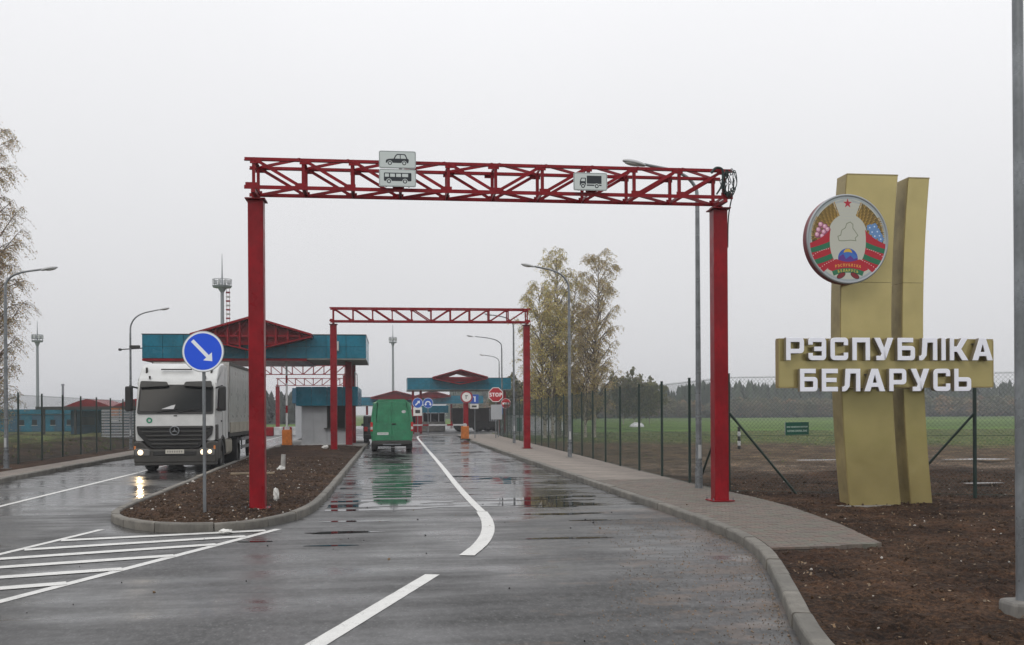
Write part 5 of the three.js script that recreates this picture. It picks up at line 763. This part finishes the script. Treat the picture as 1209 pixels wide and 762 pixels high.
// ---------------------------------------------------------------- green van, seen from behind
{
  const o = thing('delivery_van', 'green high roofed delivery van with closed rear doors waiting at the barrier', 'van', [0.0, 0, -46.5], 0.0);
  const sec = (k, top) => [[-0.93 * k, 0.42, 0.1], [0.93 * k, 0.42, 0.1], [1.0 * k, 0.95, 0.2], [0.98 * k, 1.5, 0.3], [0.87 * k, top - 0.09, 0.2], [0.7 * k, top, 0.2], [-0.7 * k, top, 0.2], [-0.87 * k, top - 0.09, 0.2], [-0.98 * k, 1.5, 0.3], [-1.0 * k, 0.95, 0.2]];
  mesh('body', metreUV(extrude(polyShape(sec(1, 2.43)), 4.6, 0.07, 8).translate(0, 0, -4.6)), M.green, o);
  mesh('nose', metreUV(extrude(polyShape([[-0.92, 0.42, 0.1], [0.92, 0.42, 0.1], [0.95, 1.1, 0.2], [0.8, 1.45, 0.2], [-0.8, 1.45, 0.2], [-0.95, 1.1, 0.2]]), 0.8, 0.1).translate(0, 0, -5.4)), M.green, o);
  for (const s of [-1, 1]) {
    const d = mesh('rear_door', metreUV(extrude(polyShape(s > 0 ? [[0.008, 0.56, 0.02], [0.86, 0.56, 0.08], [0.9, 0.98, 0.05], [0.87, 1.5, 0.2], [0.75, 2.3, 0.1], [0.6, 2.35, 0.08], [0.008, 2.37, 0.02]] : [[-0.008, 2.37, 0.02], [-0.6, 2.35, 0.08], [-0.75, 2.3, 0.1], [-0.87, 1.5, 0.2], [-0.9, 0.98, 0.05], [-0.86, 0.56, 0.08], [-0.008, 0.56, 0.02]]), 0.03, 0.01).translate(0, 0, -0.005)), M.green, o);
    mesh('door_pressing', extrude(polyShape(s > 0 ? [[0.1, 1.42, 0.05], [0.72, 1.42, 0.05], [0.64, 2.15, 0.1], [0.1, 2.2, 0.05]] : [[-0.1, 2.2, 0.05], [-0.64, 2.15, 0.1], [-0.72, 1.42, 0.05], [-0.1, 1.42, 0.05]]), 0.012, 0.004).translate(0, 0, 0.024), M.green, d); mesh('door_pressing', extrude(polyShape(s > 0 ? [[0.1, 0.64, 0.05], [0.76, 0.64, 0.05], [0.78, 0.98, 0.05], [0.1, 0.98, 0.05]] : [[-0.1, 0.98, 0.05], [-0.78, 0.98, 0.05], [-0.76, 0.64, 0.05], [-0.1, 0.64, 0.05]]), 0.01, 0.003).translate(0, 0, 0.024), M.green, d);
    for (const y of [0.8, 1.4, 2.0]) mesh('hinge', box(0.1, 0.05, 0.03, s * (y > 1.8 ? 0.8 : 0.93), y, 0.012, 0.01), M.green, d);
    mesh('tail_lamp', extrude(polyShape([[-0.06, 0, 0.02], [0.06, 0, 0.02], [0.055, 0.44, 0.03], [-0.05, 0.44, 0.03]]), 0.05, 0.012).translate(s * 0.945, 0.98, -0.02), M.tail, o); mesh('reverse_lamp', box(0.1, 0.13, 0.03, s * 0.945, 1.13, 0.03, 0.01), M.lens, o);
    wheel(o, s * 0.84, 0.34, -1.1, 0.34, 0.24, s); wheel(o, s * 0.84, 0.34, -4.5, 0.34, 0.24, s); mesh('mud_flap', bx(s * 0.84 - 0.13, s * 0.84 + 0.13, 0.12, 0.42, -0.68, -0.7), M.black, o);
    const m = mesh('mirror', box(0.2, 0.34, 0.12, s * 1.12, 1.5, -4.3, 0.04), M.black, o);
  }
  mesh('bumper', metreUV(box(1.86, 0.2, 0.14, 0, 0.44, 0.03, 0.04)), M.darkGrey, o); mesh('bumper_step', box(0.85, 0.05, 0.12, 0, 0.36, 0.1, 0.01), M.galv, o); mesh('door_latch', box(0.2, 0.06, 0.04, 0.1, 1.32, 0.045, 0.01), M.black, o);
  const pT = canvasTex(256, 64, (c) => { c.fillStyle = '#cfd3d0'; c.fillRect(0, 0, 256, 64); c.globalAlpha = 0.55; c.fillStyle = '#50545a'; for (let k = 0; k < 7; k++) c.fillRect(22 + k * 32, 16, 20, 32); }); mesh('number_plate', box(0.52, 0.11, 0.012, -0.42, 0.87, 0.038), new THREE.MeshStandardMaterial({ map: pT, roughness: 0.5 }), o);
  mesh('roof_lamp', box(0.24, 0.03, 0.05, 0, 2.385, -0.01, 0.01), M.green, o); mesh('sticker', new THREE.CircleGeometry(0.085, 24).scale(1.2, 0.85, 1).translate(0.56, 1.9, 0.045), M.white, o);
  mesh('underbody', bx(-0.75, 0.75, 0.25, 0.45, -0.5, -5.0), M.black, o); mesh('rear_axle', cyl(V(-0.8, 0.33, -1.1), V(0.8, 0.33, -1.1), 0.06), M.black, o);
}
{ // dark estate car ahead of the van
  const o = thing('dark_car', 'dark high sided car waiting ahead of the green van', 'car', [-0.72, 0, -56.5]);
  const s = polyShape([[0, 0.35, 0.1], [0, 1.0, 0.15], [-0.25, 1.72, 0.18], [-2.9, 1.75, 0.3], [-3.6, 1.1, 0.15], [-4.5, 0.95, 0.2], [-4.6, 0.35, 0.1]]);
  mesh('body', new THREE.ExtrudeGeometry(s, { depth: 1.66, bevelEnabled: true, bevelSize: 0.07, bevelThickness: 0.07, bevelOffset: -0.07, bevelSegments: 3 }).rotateY(-Math.PI / 2).translate(0.83, 0, 0), M.carBlack, o);
  mesh('rear_window', extrude(polyShape([[-0.72, 0, 0.08], [0.72, 0, 0.08], [0.62, 0.52, 0.1], [-0.62, 0.52, 0.1]]), 0.02).rotateX(-0.34).translate(0, 1.08, 0.0), M.glassGrey, o);
  for (const k of [-1, 1]) { mesh('tail_lamp', box(0.2, 0.26, 0.05, k * 0.76, 0.94, 0.0, 0.02), M.tail, o); wheel(o, k * 0.78, 0.33, -0.9, 0.33, 0.22, k); wheel(o, k * 0.78, 0.33, -3.7, 0.33, 0.22, k); mesh('mirror', box(0.2, 0.15, 0.1, k * 1.0, 1.15, -3.0, 0.03), M.carBlack, o); }
  mesh('bumper', box(1.7, 0.25, 0.14, 0, 0.5, 0.0, 0.04), M.black, o); mesh('number_plate', box(0.5, 0.11, 0.02, 0, 0.8, 0.03), M.white, o);
}
// ---------------------------------------------------------------- parked trailers far off
{
  const trailer = (label, x0, x1, z, h, mat) => { const o = thing('parked_trailer', label, 'trailer', [x0, 0, z]); const L = x1 - x0; mesh('box_body', metreUV(bx(0, L, 1.0, h, 1.2, -1.2)), mat, o); mesh('roof', bx(-0.03, L + 0.03, h, h + 0.08, 1.23, -1.23), M.midGrey, o); mesh('chassis', bx(0.1, L - 0.1, 0.75, 1.0, 0.9, -0.9), M.black, o); mesh('side_skirt', bx(0.1, L - 0.1, 0.4, 0.98, 1.19, 1.16), M.darkGrey, o); for (const x of [0.8, L - 1.0]) for (const zz of [1, -1]) { const w = wheel(o, x, 0.5, zz, 0.5, 0.35, 1); w.rotation.y = -Math.PI / 2 * zz; } for (let k = 1; k < 5; k++) mesh('side_post', bx(L * k / 5 - 0.04, L * k / 5 + 0.04, 1.02, h, 1.2, 1.225), M.darkGrey, o); };
  trailer('dark brown curtain trailer parked beyond the orange barrier', 5.9, 9.5, -97, 2.25, std(lin(0.05, 0.04, 0.035), 0.6, { map: wearRep(0.5) }));
  trailer('pale grey box trailer parked behind the stop sign', 9.6, 10.6, -99, 2.3, M.greyWall);
}
// ---------------------------------------------------------------- tall masts
function mast(x, z, yTop, yPlat, r, pw, label, ladder) {
  const o = thing('light_mast', label, 'mast', [x, 0, z], 0, 'tall floodlight masts');
  mesh('shaft', tube([V(0, -0.2, 0), V(0, yPlat * 0.5, 0), V(0, yPlat, 0)], r, r * 0.7, 14), M.mast, o);
  mesh('platform', (() => new THREE.CylinderGeometry(pw, pw * 0.9, 0.25, 20).translate(0, yPlat, 0))(), M.mast, o);
  mesh('collar', new THREE.CylinderGeometry(pw * 0.5, r * 0.7, 0.7, 14).translate(0, yPlat - 0.45, 0), M.mast, o);
  for (let k = 0; k < 8; k++) { const a = k / 8 * Math.PI * 2 + 0.2; mesh('floodlight', box(0.5, 0.55, 0.25, 0, 0, 0, 0.05).rotateY(-a).translate(Math.cos(a) * pw * 0.75, yPlat + 0.65, Math.sin(a) * pw * 0.75), M.lampHead, o); }
  mesh('railing', new THREE.TorusGeometry(pw * 0.95, 0.04, 6, 28).rotateX(Math.PI / 2).translate(0, yPlat + 1.0, 0), M.mast, o);
  for (let k = 0; k < 8; k++) { const a = k / 8 * Math.PI * 2; mesh('railing_post', bar(V(Math.cos(a) * pw * 0.95, yPlat, Math.sin(a) * pw * 0.95), V(Math.cos(a) * pw * 0.95, yPlat + 1, Math.sin(a) * pw * 0.95), 0.05), M.mast, o); }
  mesh('spire', tube([V(0, yPlat + 0.1, 0), V(0, yPlat + (yTop - yPlat) * 0.45, 0), V(0, yTop, 0)], r * 0.45, 0.03, 8), M.mast, o);
  if (ladder) { const a = mesh('ladder_rail', bar(V(0.62, 1, 0.1), V(0.62, yPlat - 0.2, 0.1), 0.05), M.red, o); mesh('ladder_rail', bar(V(1.0, 1, 0.1), V(1.0, yPlat - 0.2, 0.1), 0.05), M.red, o); for (let y = 11; y < yPlat - 0.4; y += 0.6) mesh('ladder_hoop', box(0.55, 0.22, 0.3, 0.81, y, 0.1), Math.round(y / 0.6) % 2 ? M.red : M.whiteDirty, o); }
}
mast(-23.3, -140, 24.2, 19.6, 0.32, 1.35, 'tall grey floodlight mast with red and white ladder behind the canopy', true);
mast(0.3, -200, 19.8, 16.3, 0.28, 0.8, 'thin grey floodlight mast rising beyond the green van', false);
mast(-54.6, -160, 16.5, 13.4, 0.26, 0.85, 'grey floodlight mast behind the blue sheds', false);
{ const o = thing('chimney_pipe', 'short thin pipe standing above the low red canopy', 'pipe', [-30.2, 0, -95]); mesh('shaft', cyl(V(0, 0, 0), V(0, 4.6, 0), 0.1, 0.1, 10), M.mast, o); mesh('cowl', cyl(V(0, 4.6, 0), V(0, 4.75, 0), 0.16, 0.12, 10), M.mast, o); }
// ---------------------------------------------------------------- low buildings beyond the lorry lane
{
  const o = thing('blue_shed', 'low blue panelled shed with small windows beyond the green fence', 'shed', [-44.5, 0, -118]);
  for (let k = 0; k < 11; k++) mesh('wall_panel', metreUV(bx(k * 1.2 + 0.01, k * 1.2 + 1.19, 0, 2.0, 0, -6)), k % 2 ? M.blueWall : M.tealB, o); mesh('roof', metreUV(bx(-0.15, 13.4, 2.02, 2.55, 0.2, -6.2)), M.teal, o); mesh('wall_band', bx(0, 13.2, 1.96, 2.02, 0.02, -6), M.whiteDirty, o);
  for (const x of [2.2, 3.6, 5.6, 7.4, 9.2]) { const w = mesh('window', bx(x, x + 0.55, 0.75, 1.35, 0.02, -0.05), M.glassDark, o); mesh('window_frame', bx(x - 0.05, x + 0.6, 0.68, 0.75, 0.05, 0), M.whiteDirty, w); }
  const p = thing('blue_shed', 'pale low shed with blue roof edge at the end of the blue shed', 'shed', [-51.5, 0, -121]); mesh('wall', metreUV(bx(0, 6.6, 0, 1.2, 0, -5)), M.greyWall, p); mesh('roof', metreUV(bx(-0.2, 6.7, 1.2, 1.75, 0.2, -5.2)), M.blueWall, p); for (const x of [0.8, 2.2, 3.6, 5]) mesh('window', bx(x, x + 0.6, 0.4, 0.95, 0.02, -0.05), M.glassGrey, p);
  const c = thing('low_canopy', 'long low canopy with two red gables behind the green fence', 'canopy', [-31.6, 0, -92]);
  mesh('roof_slab', metreUV(bx(0, 11, 2.35, 2.62, 0, -7)), M.darkGrey, c); for (const x of [4.4, 8.6]) mesh('gable_roof', (() => { const s = new THREE.Shape(); s.moveTo(x - 2.0, 2.62); s.quadraticCurveTo(x - 0.7, 3.2, x, 3.3); s.quadraticCurveTo(x + 0.7, 3.2, x + 2.0, 2.62); s.closePath(); return metreUV(new THREE.ExtrudeGeometry(s, { depth: 6.8, bevelEnabled: false }).translate(0, 0, -6.9)); })(), M.red, c);
  for (const x of [0.5, 3.2, 5.6, 8, 10.4]) mesh('column', metreUV(bx(x - 0.09, x + 0.09, 0, 2.35, -0.6, -0.78)), M.midGrey, c); mesh('back_wall', metreUV(bx(1, 10.8, 0, 2.3, -6.5, -6.6)), M.blueWall, c); for (const x of [2, 4.6, 7.2]) mesh('window', bx(x, x + 1.2, 0.9, 1.7, -6.42, -6.5), M.glassGrey, c);
  const s = thing('warning_sign', 'orange and white notice board under the low red canopy', 'sign', [-23.6, 0, -88]); mesh('board', box(0.9, 0.7, 0.04, 0, 2.1, 0), M.orange, s); mesh('plate', box(0.9, 0.3, 0.04, 0, 1.45, 0), M.white, s); mesh('post', bx(-0.5, -0.42, 0, 2.5, -0.03, 0.03), M.red, s);
  const st = thing('slatted_screen', 'pale slatted screen standing behind the fence near the lorry', 'screen', [-18.6, 0.1, -66]); for (let k = 0; k < 11; k++) mesh('slat', bx(0, 2.2, 0.1 + k * 0.185, 0.22 + k * 0.185, 0, 0.03), M.greyWall, st); for (const x of [0, 1.1, 2.2]) mesh('post', bx(x - 0.04, x + 0.04, 0, 2.15, -0.05, -0.01), M.fence, st);
  const wb = thing('white_shed', 'long low white shed with flat grey roof behind the birches', 'shed', [11.8, 0, -97]);
  for (let k = 0; k < 6; k++) mesh('wall_panel', metreUV(bx(k * 0.9 + 0.008, k * 0.9 + 0.892, 0, 1.62, 0, -3)), M.white, wb); mesh('roof', metreUV(bx(-0.15, 5.55, 1.62, 1.76, 0.15, -3.1)), M.darkGrey, wb); mesh('door', bx(0.6, 1.1, 0, 1.35, 0.03, 0), std(lin(0.02, 0.12, 0.08), 0.5), wb);
}
// ---------------------------------------------------------------- birches
const barkT = dataTex(128, 256, (i, j) => { const u = i / 128, v = j / 256, a = tn(u * 4, v * 64, 64), b = tfbm(u, v, 8, 4); let g = 205 + 40 * (b - 0.5); if (a > 0.76 && b > 0.42) g = 60; return [g, g * 0.97, g * 0.92]; }, true); barkT.repeat.set(2, 0.5);
const barkM = std(lin(0.62, 0.6, 0.56), 0.85, { map: barkT }), twigM = std(lin(0.13, 0.105, 0.09), 0.9);
const leafM = new THREE.MeshPhysicalMaterial({ color: 0xffffff, roughness: 0.9, specularIntensity: 0.4, transmission: 0.45, thickness: 0, vertexColors: true, side: THREE.DoubleSide });
function birch(name, label, x, z, h, spread, seed, nLeaf, pal, stems, cat = 'tree', group, leafSize = 0.085, y0 = 0) {
  const R = rng(seed), o = thing(name, label, cat, [x, y0, z], 0, group), trunk = [], limb = [], twig = [], tips = [];
  for (const [sx, sz, sh, lean] of stems) {
    const H2 = h * sh, P = []; for (let i = 0; i <= 10; i++) { const t = i / 10; P.push(V(sx + lean * t * t * H2 * 0.2 + 0.12 * Math.sin(t * 5 + seed) * t, H2 * t - (i ? 0 : 0.2), sz + 0.1 * Math.cos(t * 4 + seed))); }
    const curve = new THREE.CatmullRomCurve3(P); trunk.push(tube(curve.getPoints(24), 0.013 * H2, 0.012, 10));
    const nb = Math.round(H2 * 6.5);
    for (let b = 0; b < nb; b++) {
      const t = 0.1 + 0.89 * (b + R() * 0.8) / nb, p = curve.getPoint(t), az = b * 2.4 + R(), env = Math.pow(Math.sin(Math.PI * Math.min(1, 0.2 + t * 0.78)), 0.6), len = spread * H2 / h * (0.35 + 0.75 * env) * (0.65 + 0.6 * R()) * (t > 0.9 ? 0.6 : 1);
      const d = V(Math.cos(az), 0, Math.sin(az)), q = [p.clone()]; const up = 0.75 + 0.5 * R(); for (let i = 1; i <= 6; i++) { const s = i / 6; q.push(p.clone().addScaledVector(d, len * s * (1 - 0.22 * s)).add(V((R() - 0.5) * 0.14, len * (1.5 * up * s - 0.6 * s * s), (R() - 0.5) * 0.14))); }
      limb.push(tube(q, 0.006 * H2 * (1.05 - t) + 0.008, 0.005, 5));
      const nt = 5 + Math.round(len * 7);
      for (let k = 0; k < nt; k++) { const s = 0.22 + 0.78 * R(), bp = q[Math.floor(s * 5.99)].clone().lerp(q[Math.min(6, Math.floor(s * 5.99) + 1)], (s * 5.99) % 1), a2 = az + (R() - 0.5) * 2.6, l2 = 0.35 + 0.75 * R() * Math.min(1, spread / 2); const d2 = V(Math.cos(a2), 0.25, Math.sin(a2)); const w = [bp]; for (let i = 1; i <= 4; i++) { const u = i / 4; w.push(bp.clone().addScaledVector(d2, l2 * 0.7 * u).add(V(0, -l2 * 0.62 * u * u, 0))); } twig.push(tube(w, 0.007, 0.0035, 3)); tips.push(w); }
    }
  }
  mesh('trunk', trunk, barkM, o); const br = mesh('branches', [...limb, ...twig], twigM, o);
  // leaves: small folded rhombs hanging from the twigs
  const pos = new Float32Array(nLeaf * 18), nor = new Float32Array(nLeaf * 18), col = new Float32Array(nLeaf * 18); const a = V(), b = V(), n = V();
  for (let i = 0; i < nLeaf; i++) {
    const w = tips[Math.floor(R() * tips.length)], s = Math.pow(R(), 0.8) * 3.999, k = Math.floor(s), c = w[k].clone().lerp(w[k + 1], s - k); c.x += (R() - 0.5) * 0.2; c.y += (R() - 0.6) * 0.2; c.z += (R() - 0.5) * 0.2;
    const L = leafSize * (0.6 + 0.8 * R()); a.set(R() - 0.5, -0.3 - R() * 0.9, R() - 0.5).normalize(); b.set(R() - 0.5, R() - 0.5, R() - 0.5).cross(a).normalize(); n.crossVectors(b, a);
    const A = c.clone(), B = c.clone().addScaledVector(a, L * 0.5).addScaledVector(b, L * 0.36), D = c.clone().addScaledVector(a, L * 0.5).addScaledVector(b, -L * 0.36), C = c.clone().addScaledVector(a, L);
    [A, B, C, A, C, D].forEach((p, q) => { const u = i * 18 + q * 3; pos[u] = p.x; pos[u + 1] = p.y; pos[u + 2] = p.z; nor[u] = n.x; nor[u + 1] = n.y; nor[u + 2] = n.z; });
    const pc = pal[Math.floor(R() * pal.length)], f = 0.85 + 0.65 * R(); for (let q = 0; q < 6; q++) { const u = i * 18 + q * 3; col[u] = pc[0] * f; col[u + 1] = pc[1] * f; col[u + 2] = pc[2] * f; }
  }
  const g = new THREE.BufferGeometry(); g.setAttribute('position', new THREE.BufferAttribute(pos, 3)); g.setAttribute('normal', new THREE.BufferAttribute(nor, 3)); g.setAttribute('color', new THREE.BufferAttribute(col, 3)); mesh('crown', g, leafM, o); return o;
}
const autumn = [[0.58, 0.46, 0.14], [0.52, 0.43, 0.17], [0.42, 0.4, 0.19], [0.36, 0.27, 0.16], [0.3, 0.29, 0.15]], dull = [[0.42, 0.34, 0.17], [0.34, 0.31, 0.2], [0.38, 0.3, 0.22], [0.46, 0.36, 0.15]];
birch('birch_tree', 'yellowing broad birch standing behind the second gantry column', 11.0, -70, 10.8, 2.1, 21, 26000, autumn, [[0, 0, 1, -0.25], [0.5, 0.4, 0.85, 0.1]]);
birch('birch_tree', 'tallest thin birch in the clump behind the street lamp', 12.4, -72, 13.9, 1.7, 22, 24000, autumn, [[0, 0, 1, -0.12], [0.5, 0.2, 0.86, 0.3]]);
birch('birch_tree', 'tall birch with drooping brownish crown at the edge of the clump', 14.6, -70, 13.4, 1.8, 23, 26000, dull, [[0, 0, 1, 0.15], [-0.7, 0.3, 0.7, 0.1]]);
birch('roadside_birch', 'tall nearly bare birch behind the lorry lane fence', -15.6, -38, 12.6, 2.3, 31, 70000, [[0.36, 0.29, 0.16], [0.3, 0.28, 0.18], [0.36, 0.25, 0.2], [0.46, 0.32, 0.14]], [[0, 0, 1, 0.05], [-1.0, 0.6, 0.85, -0.1], [0.5, -0.6, 0.62, 0.15]], 'tree', undefined, 0.05, 0.1);
// bushes and nearer trees at the field edge
const bushPal = [[0.09, 0.1, 0.045], [0.12, 0.12, 0.05], [0.16, 0.13, 0.06], [0.07, 0.085, 0.04]];
birch('field_tree', 'round dark bushy tree standing at the edge of the field', 36, -150, 6.2, 3.2, 41, 9000, bushPal, [[0, 0, 1, 0.1], [1.6, 0.5, 0.9, 0.2]], 'tree', undefined, 0.32);
birch('field_tree', 'yellow green bushy tree beside the round dark tree', 41.5, -155, 5.6, 3.0, 42, 8000, [[0.16, 0.15, 0.05], [0.13, 0.13, 0.05]], [[0, 0, 1, 0.1], [-1.5, 0.4, 0.9, -0.2]], 'tree', undefined, 0.32);
birch('field_tree', 'dark leafy tree behind the long white shed', 17, -125, 5.2, 2.6, 43, 8000, bushPal, [[0, 0, 1, 0.1], [-2.2, 0.4, 0.9, -0.2]], 'tree', undefined, 0.3);
birch('field_tree', 'dark thicket of young trees behind the birch trunks', 22.5, -125, 4.6, 2.8, 44, 8000, bushPal, [[0, 0, 1, 0.1], [2.4, 0.4, 0.8, 0.2]], 'tree', undefined, 0.3);
// ---------------------------------------------------------------- far forest
{
  const R = rng(99);
  const conifer = (() => { const pos = []; const r = rng(6); for (let l = 0; l < 11; l++) { const t = l / 11, y = 0.1 + 0.88 * t, rad = 0.2 * Math.pow(1 - t, 0.8) + 0.02, n = 11; for (let k = 0; k < n; k++) { const a = (k + r() * 0.8) / n * 6.283, da = 0.34, rr2 = rad * (0.7 + 0.5 * r()), dy = 0.06 + 0.05 * r(); pos.push(0, y + 0.1, 0, Math.cos(a - da) * rr2, y - dy, Math.sin(a - da) * rr2, Math.cos(a + da) * rr2, y - dy * 0.5, Math.sin(a + da) * rr2); } } const g = new THREE.BufferGeometry(); g.setAttribute('position', new THREE.Float32BufferAttribute(pos, 3)); g.computeVertexNormals(); return g; })();
  const broad = (() => { const pos = []; const r = rng(7); for (let k = 0; k < 420; k++) { const u = r() * 2 - 1, a = r() * 6.283, q = Math.cbrt(0.25 + 0.75 * r()), s = Math.sqrt(1 - u * u), lob = 0.8 + 0.28 * Math.sin(a * 3 + u * 4); const c = [Math.cos(a) * s * q * 0.3 * lob, 0.56 + u * q * 0.42, Math.sin(a) * s * q * 0.3 * lob]; for (let v = 0; v < 3; v++) pos.push(c[0] + (r() - 0.5) * 0.13, c[1] + (r() - 0.5) * 0.13, c[2] + (r() - 0.5) * 0.13); } const g = new THREE.BufferGeometry(); g.setAttribute('position', new THREE.Float32BufferAttribute(pos, 3)); g.computeVertexNormals(); return g; })();
  const mk = (name, label, geo, list) => { const im = new THREE.InstancedMesh(geo, std(lin(1, 1, 1), 0.95, { side: THREE.DoubleSide }), list.length), o = new THREE.Object3D(), c = new THREE.Color(); list.forEach(([x, z, h, w, col], i) => { o.position.set(x, -0.3, z); o.rotation.y = R() * 6; o.scale.set(h * w, h, h * w); o.updateMatrix(); im.setMatrixAt(i, o.matrix); im.setColorAt(i, c.setRGB(...col)); }); im.name = name; im.castShadow = im.receiveShadow = true; scene.add(im); stuff(im, label, 'forest'); };
  const con = [], bro = [];
  for (let i = 0; i < 900; i++) { const u = R(), x = 20 + 230 * u, z = -300 - 45 * R() + 0.12 * (x - 100), hv = 9.5 + 2.2 * fbm(x * 0.05, 0.3, 2, 3) + 2.4 * R(), f = 0.7 + 0.5 * R(); con.push([x, z, hv, 0.9 + 0.4 * R(), [0.035 * f, 0.055 * f, 0.028 * f]]); }
  for (let i = 0; i < 420; i++) { const x = 20 + 230 * R(), z = -288 - 12 * R() + 0.12 * (x - 100), f = 0.7 + 0.5 * R(), y = R(); bro.push([x, z, 4 + 3.2 * R(), 1.5, y < 0.5 ? [0.13 * f, 0.115 * f, 0.05 * f] : y < 0.75 ? [0.19 * f, 0.12 * f, 0.05 * f] : [0.07 * f, 0.08 * f, 0.035 * f]]); }
  for (let i = 0; i < 60; i++) { const x = -40 + 26 * R(), z = -190 - 14 * R(), f = 0.6 + 0.4 * R(); con.push([x, z, 6 + 1.5 * R(), 1.4, [0.03 * f, 0.042 * f, 0.03 * f]]); }
  mk('conifer_forest', 'dark hazy conifer wood along the far edge of the field', conifer, con); mk('broadleaf_wood', 'paler autumn trees along the foot of the conifer wood', broad, bro);
  for (const [x, z, w] of [[30, -118, 0.7]]) { const o = thing('white_boat', 'small white tarpaulin heap lying on the field', 'heap', [x, 0, z]); const g = new THREE.SphereGeometry(1, 20, 10, 0, 6.283, 0, 1.57); const p = g.attributes.position; for (let i = 0; i < p.count; i++) p.setXYZ(i, p.getX(i) * 0.9 * (1 + 0.2 * P3(p.getX(i) * 3, 1, p.getZ(i) * 3)), p.getY(i) * 0.55 * (1 + 0.3 * P3(p.getX(i) * 2, 5, p.getZ(i) * 2)), p.getZ(i)); g.computeVertexNormals(); mesh('cover', g, M.white, o); o.name = 'tarpaulin_heap'; }
}
renderer.render(scene, camera);
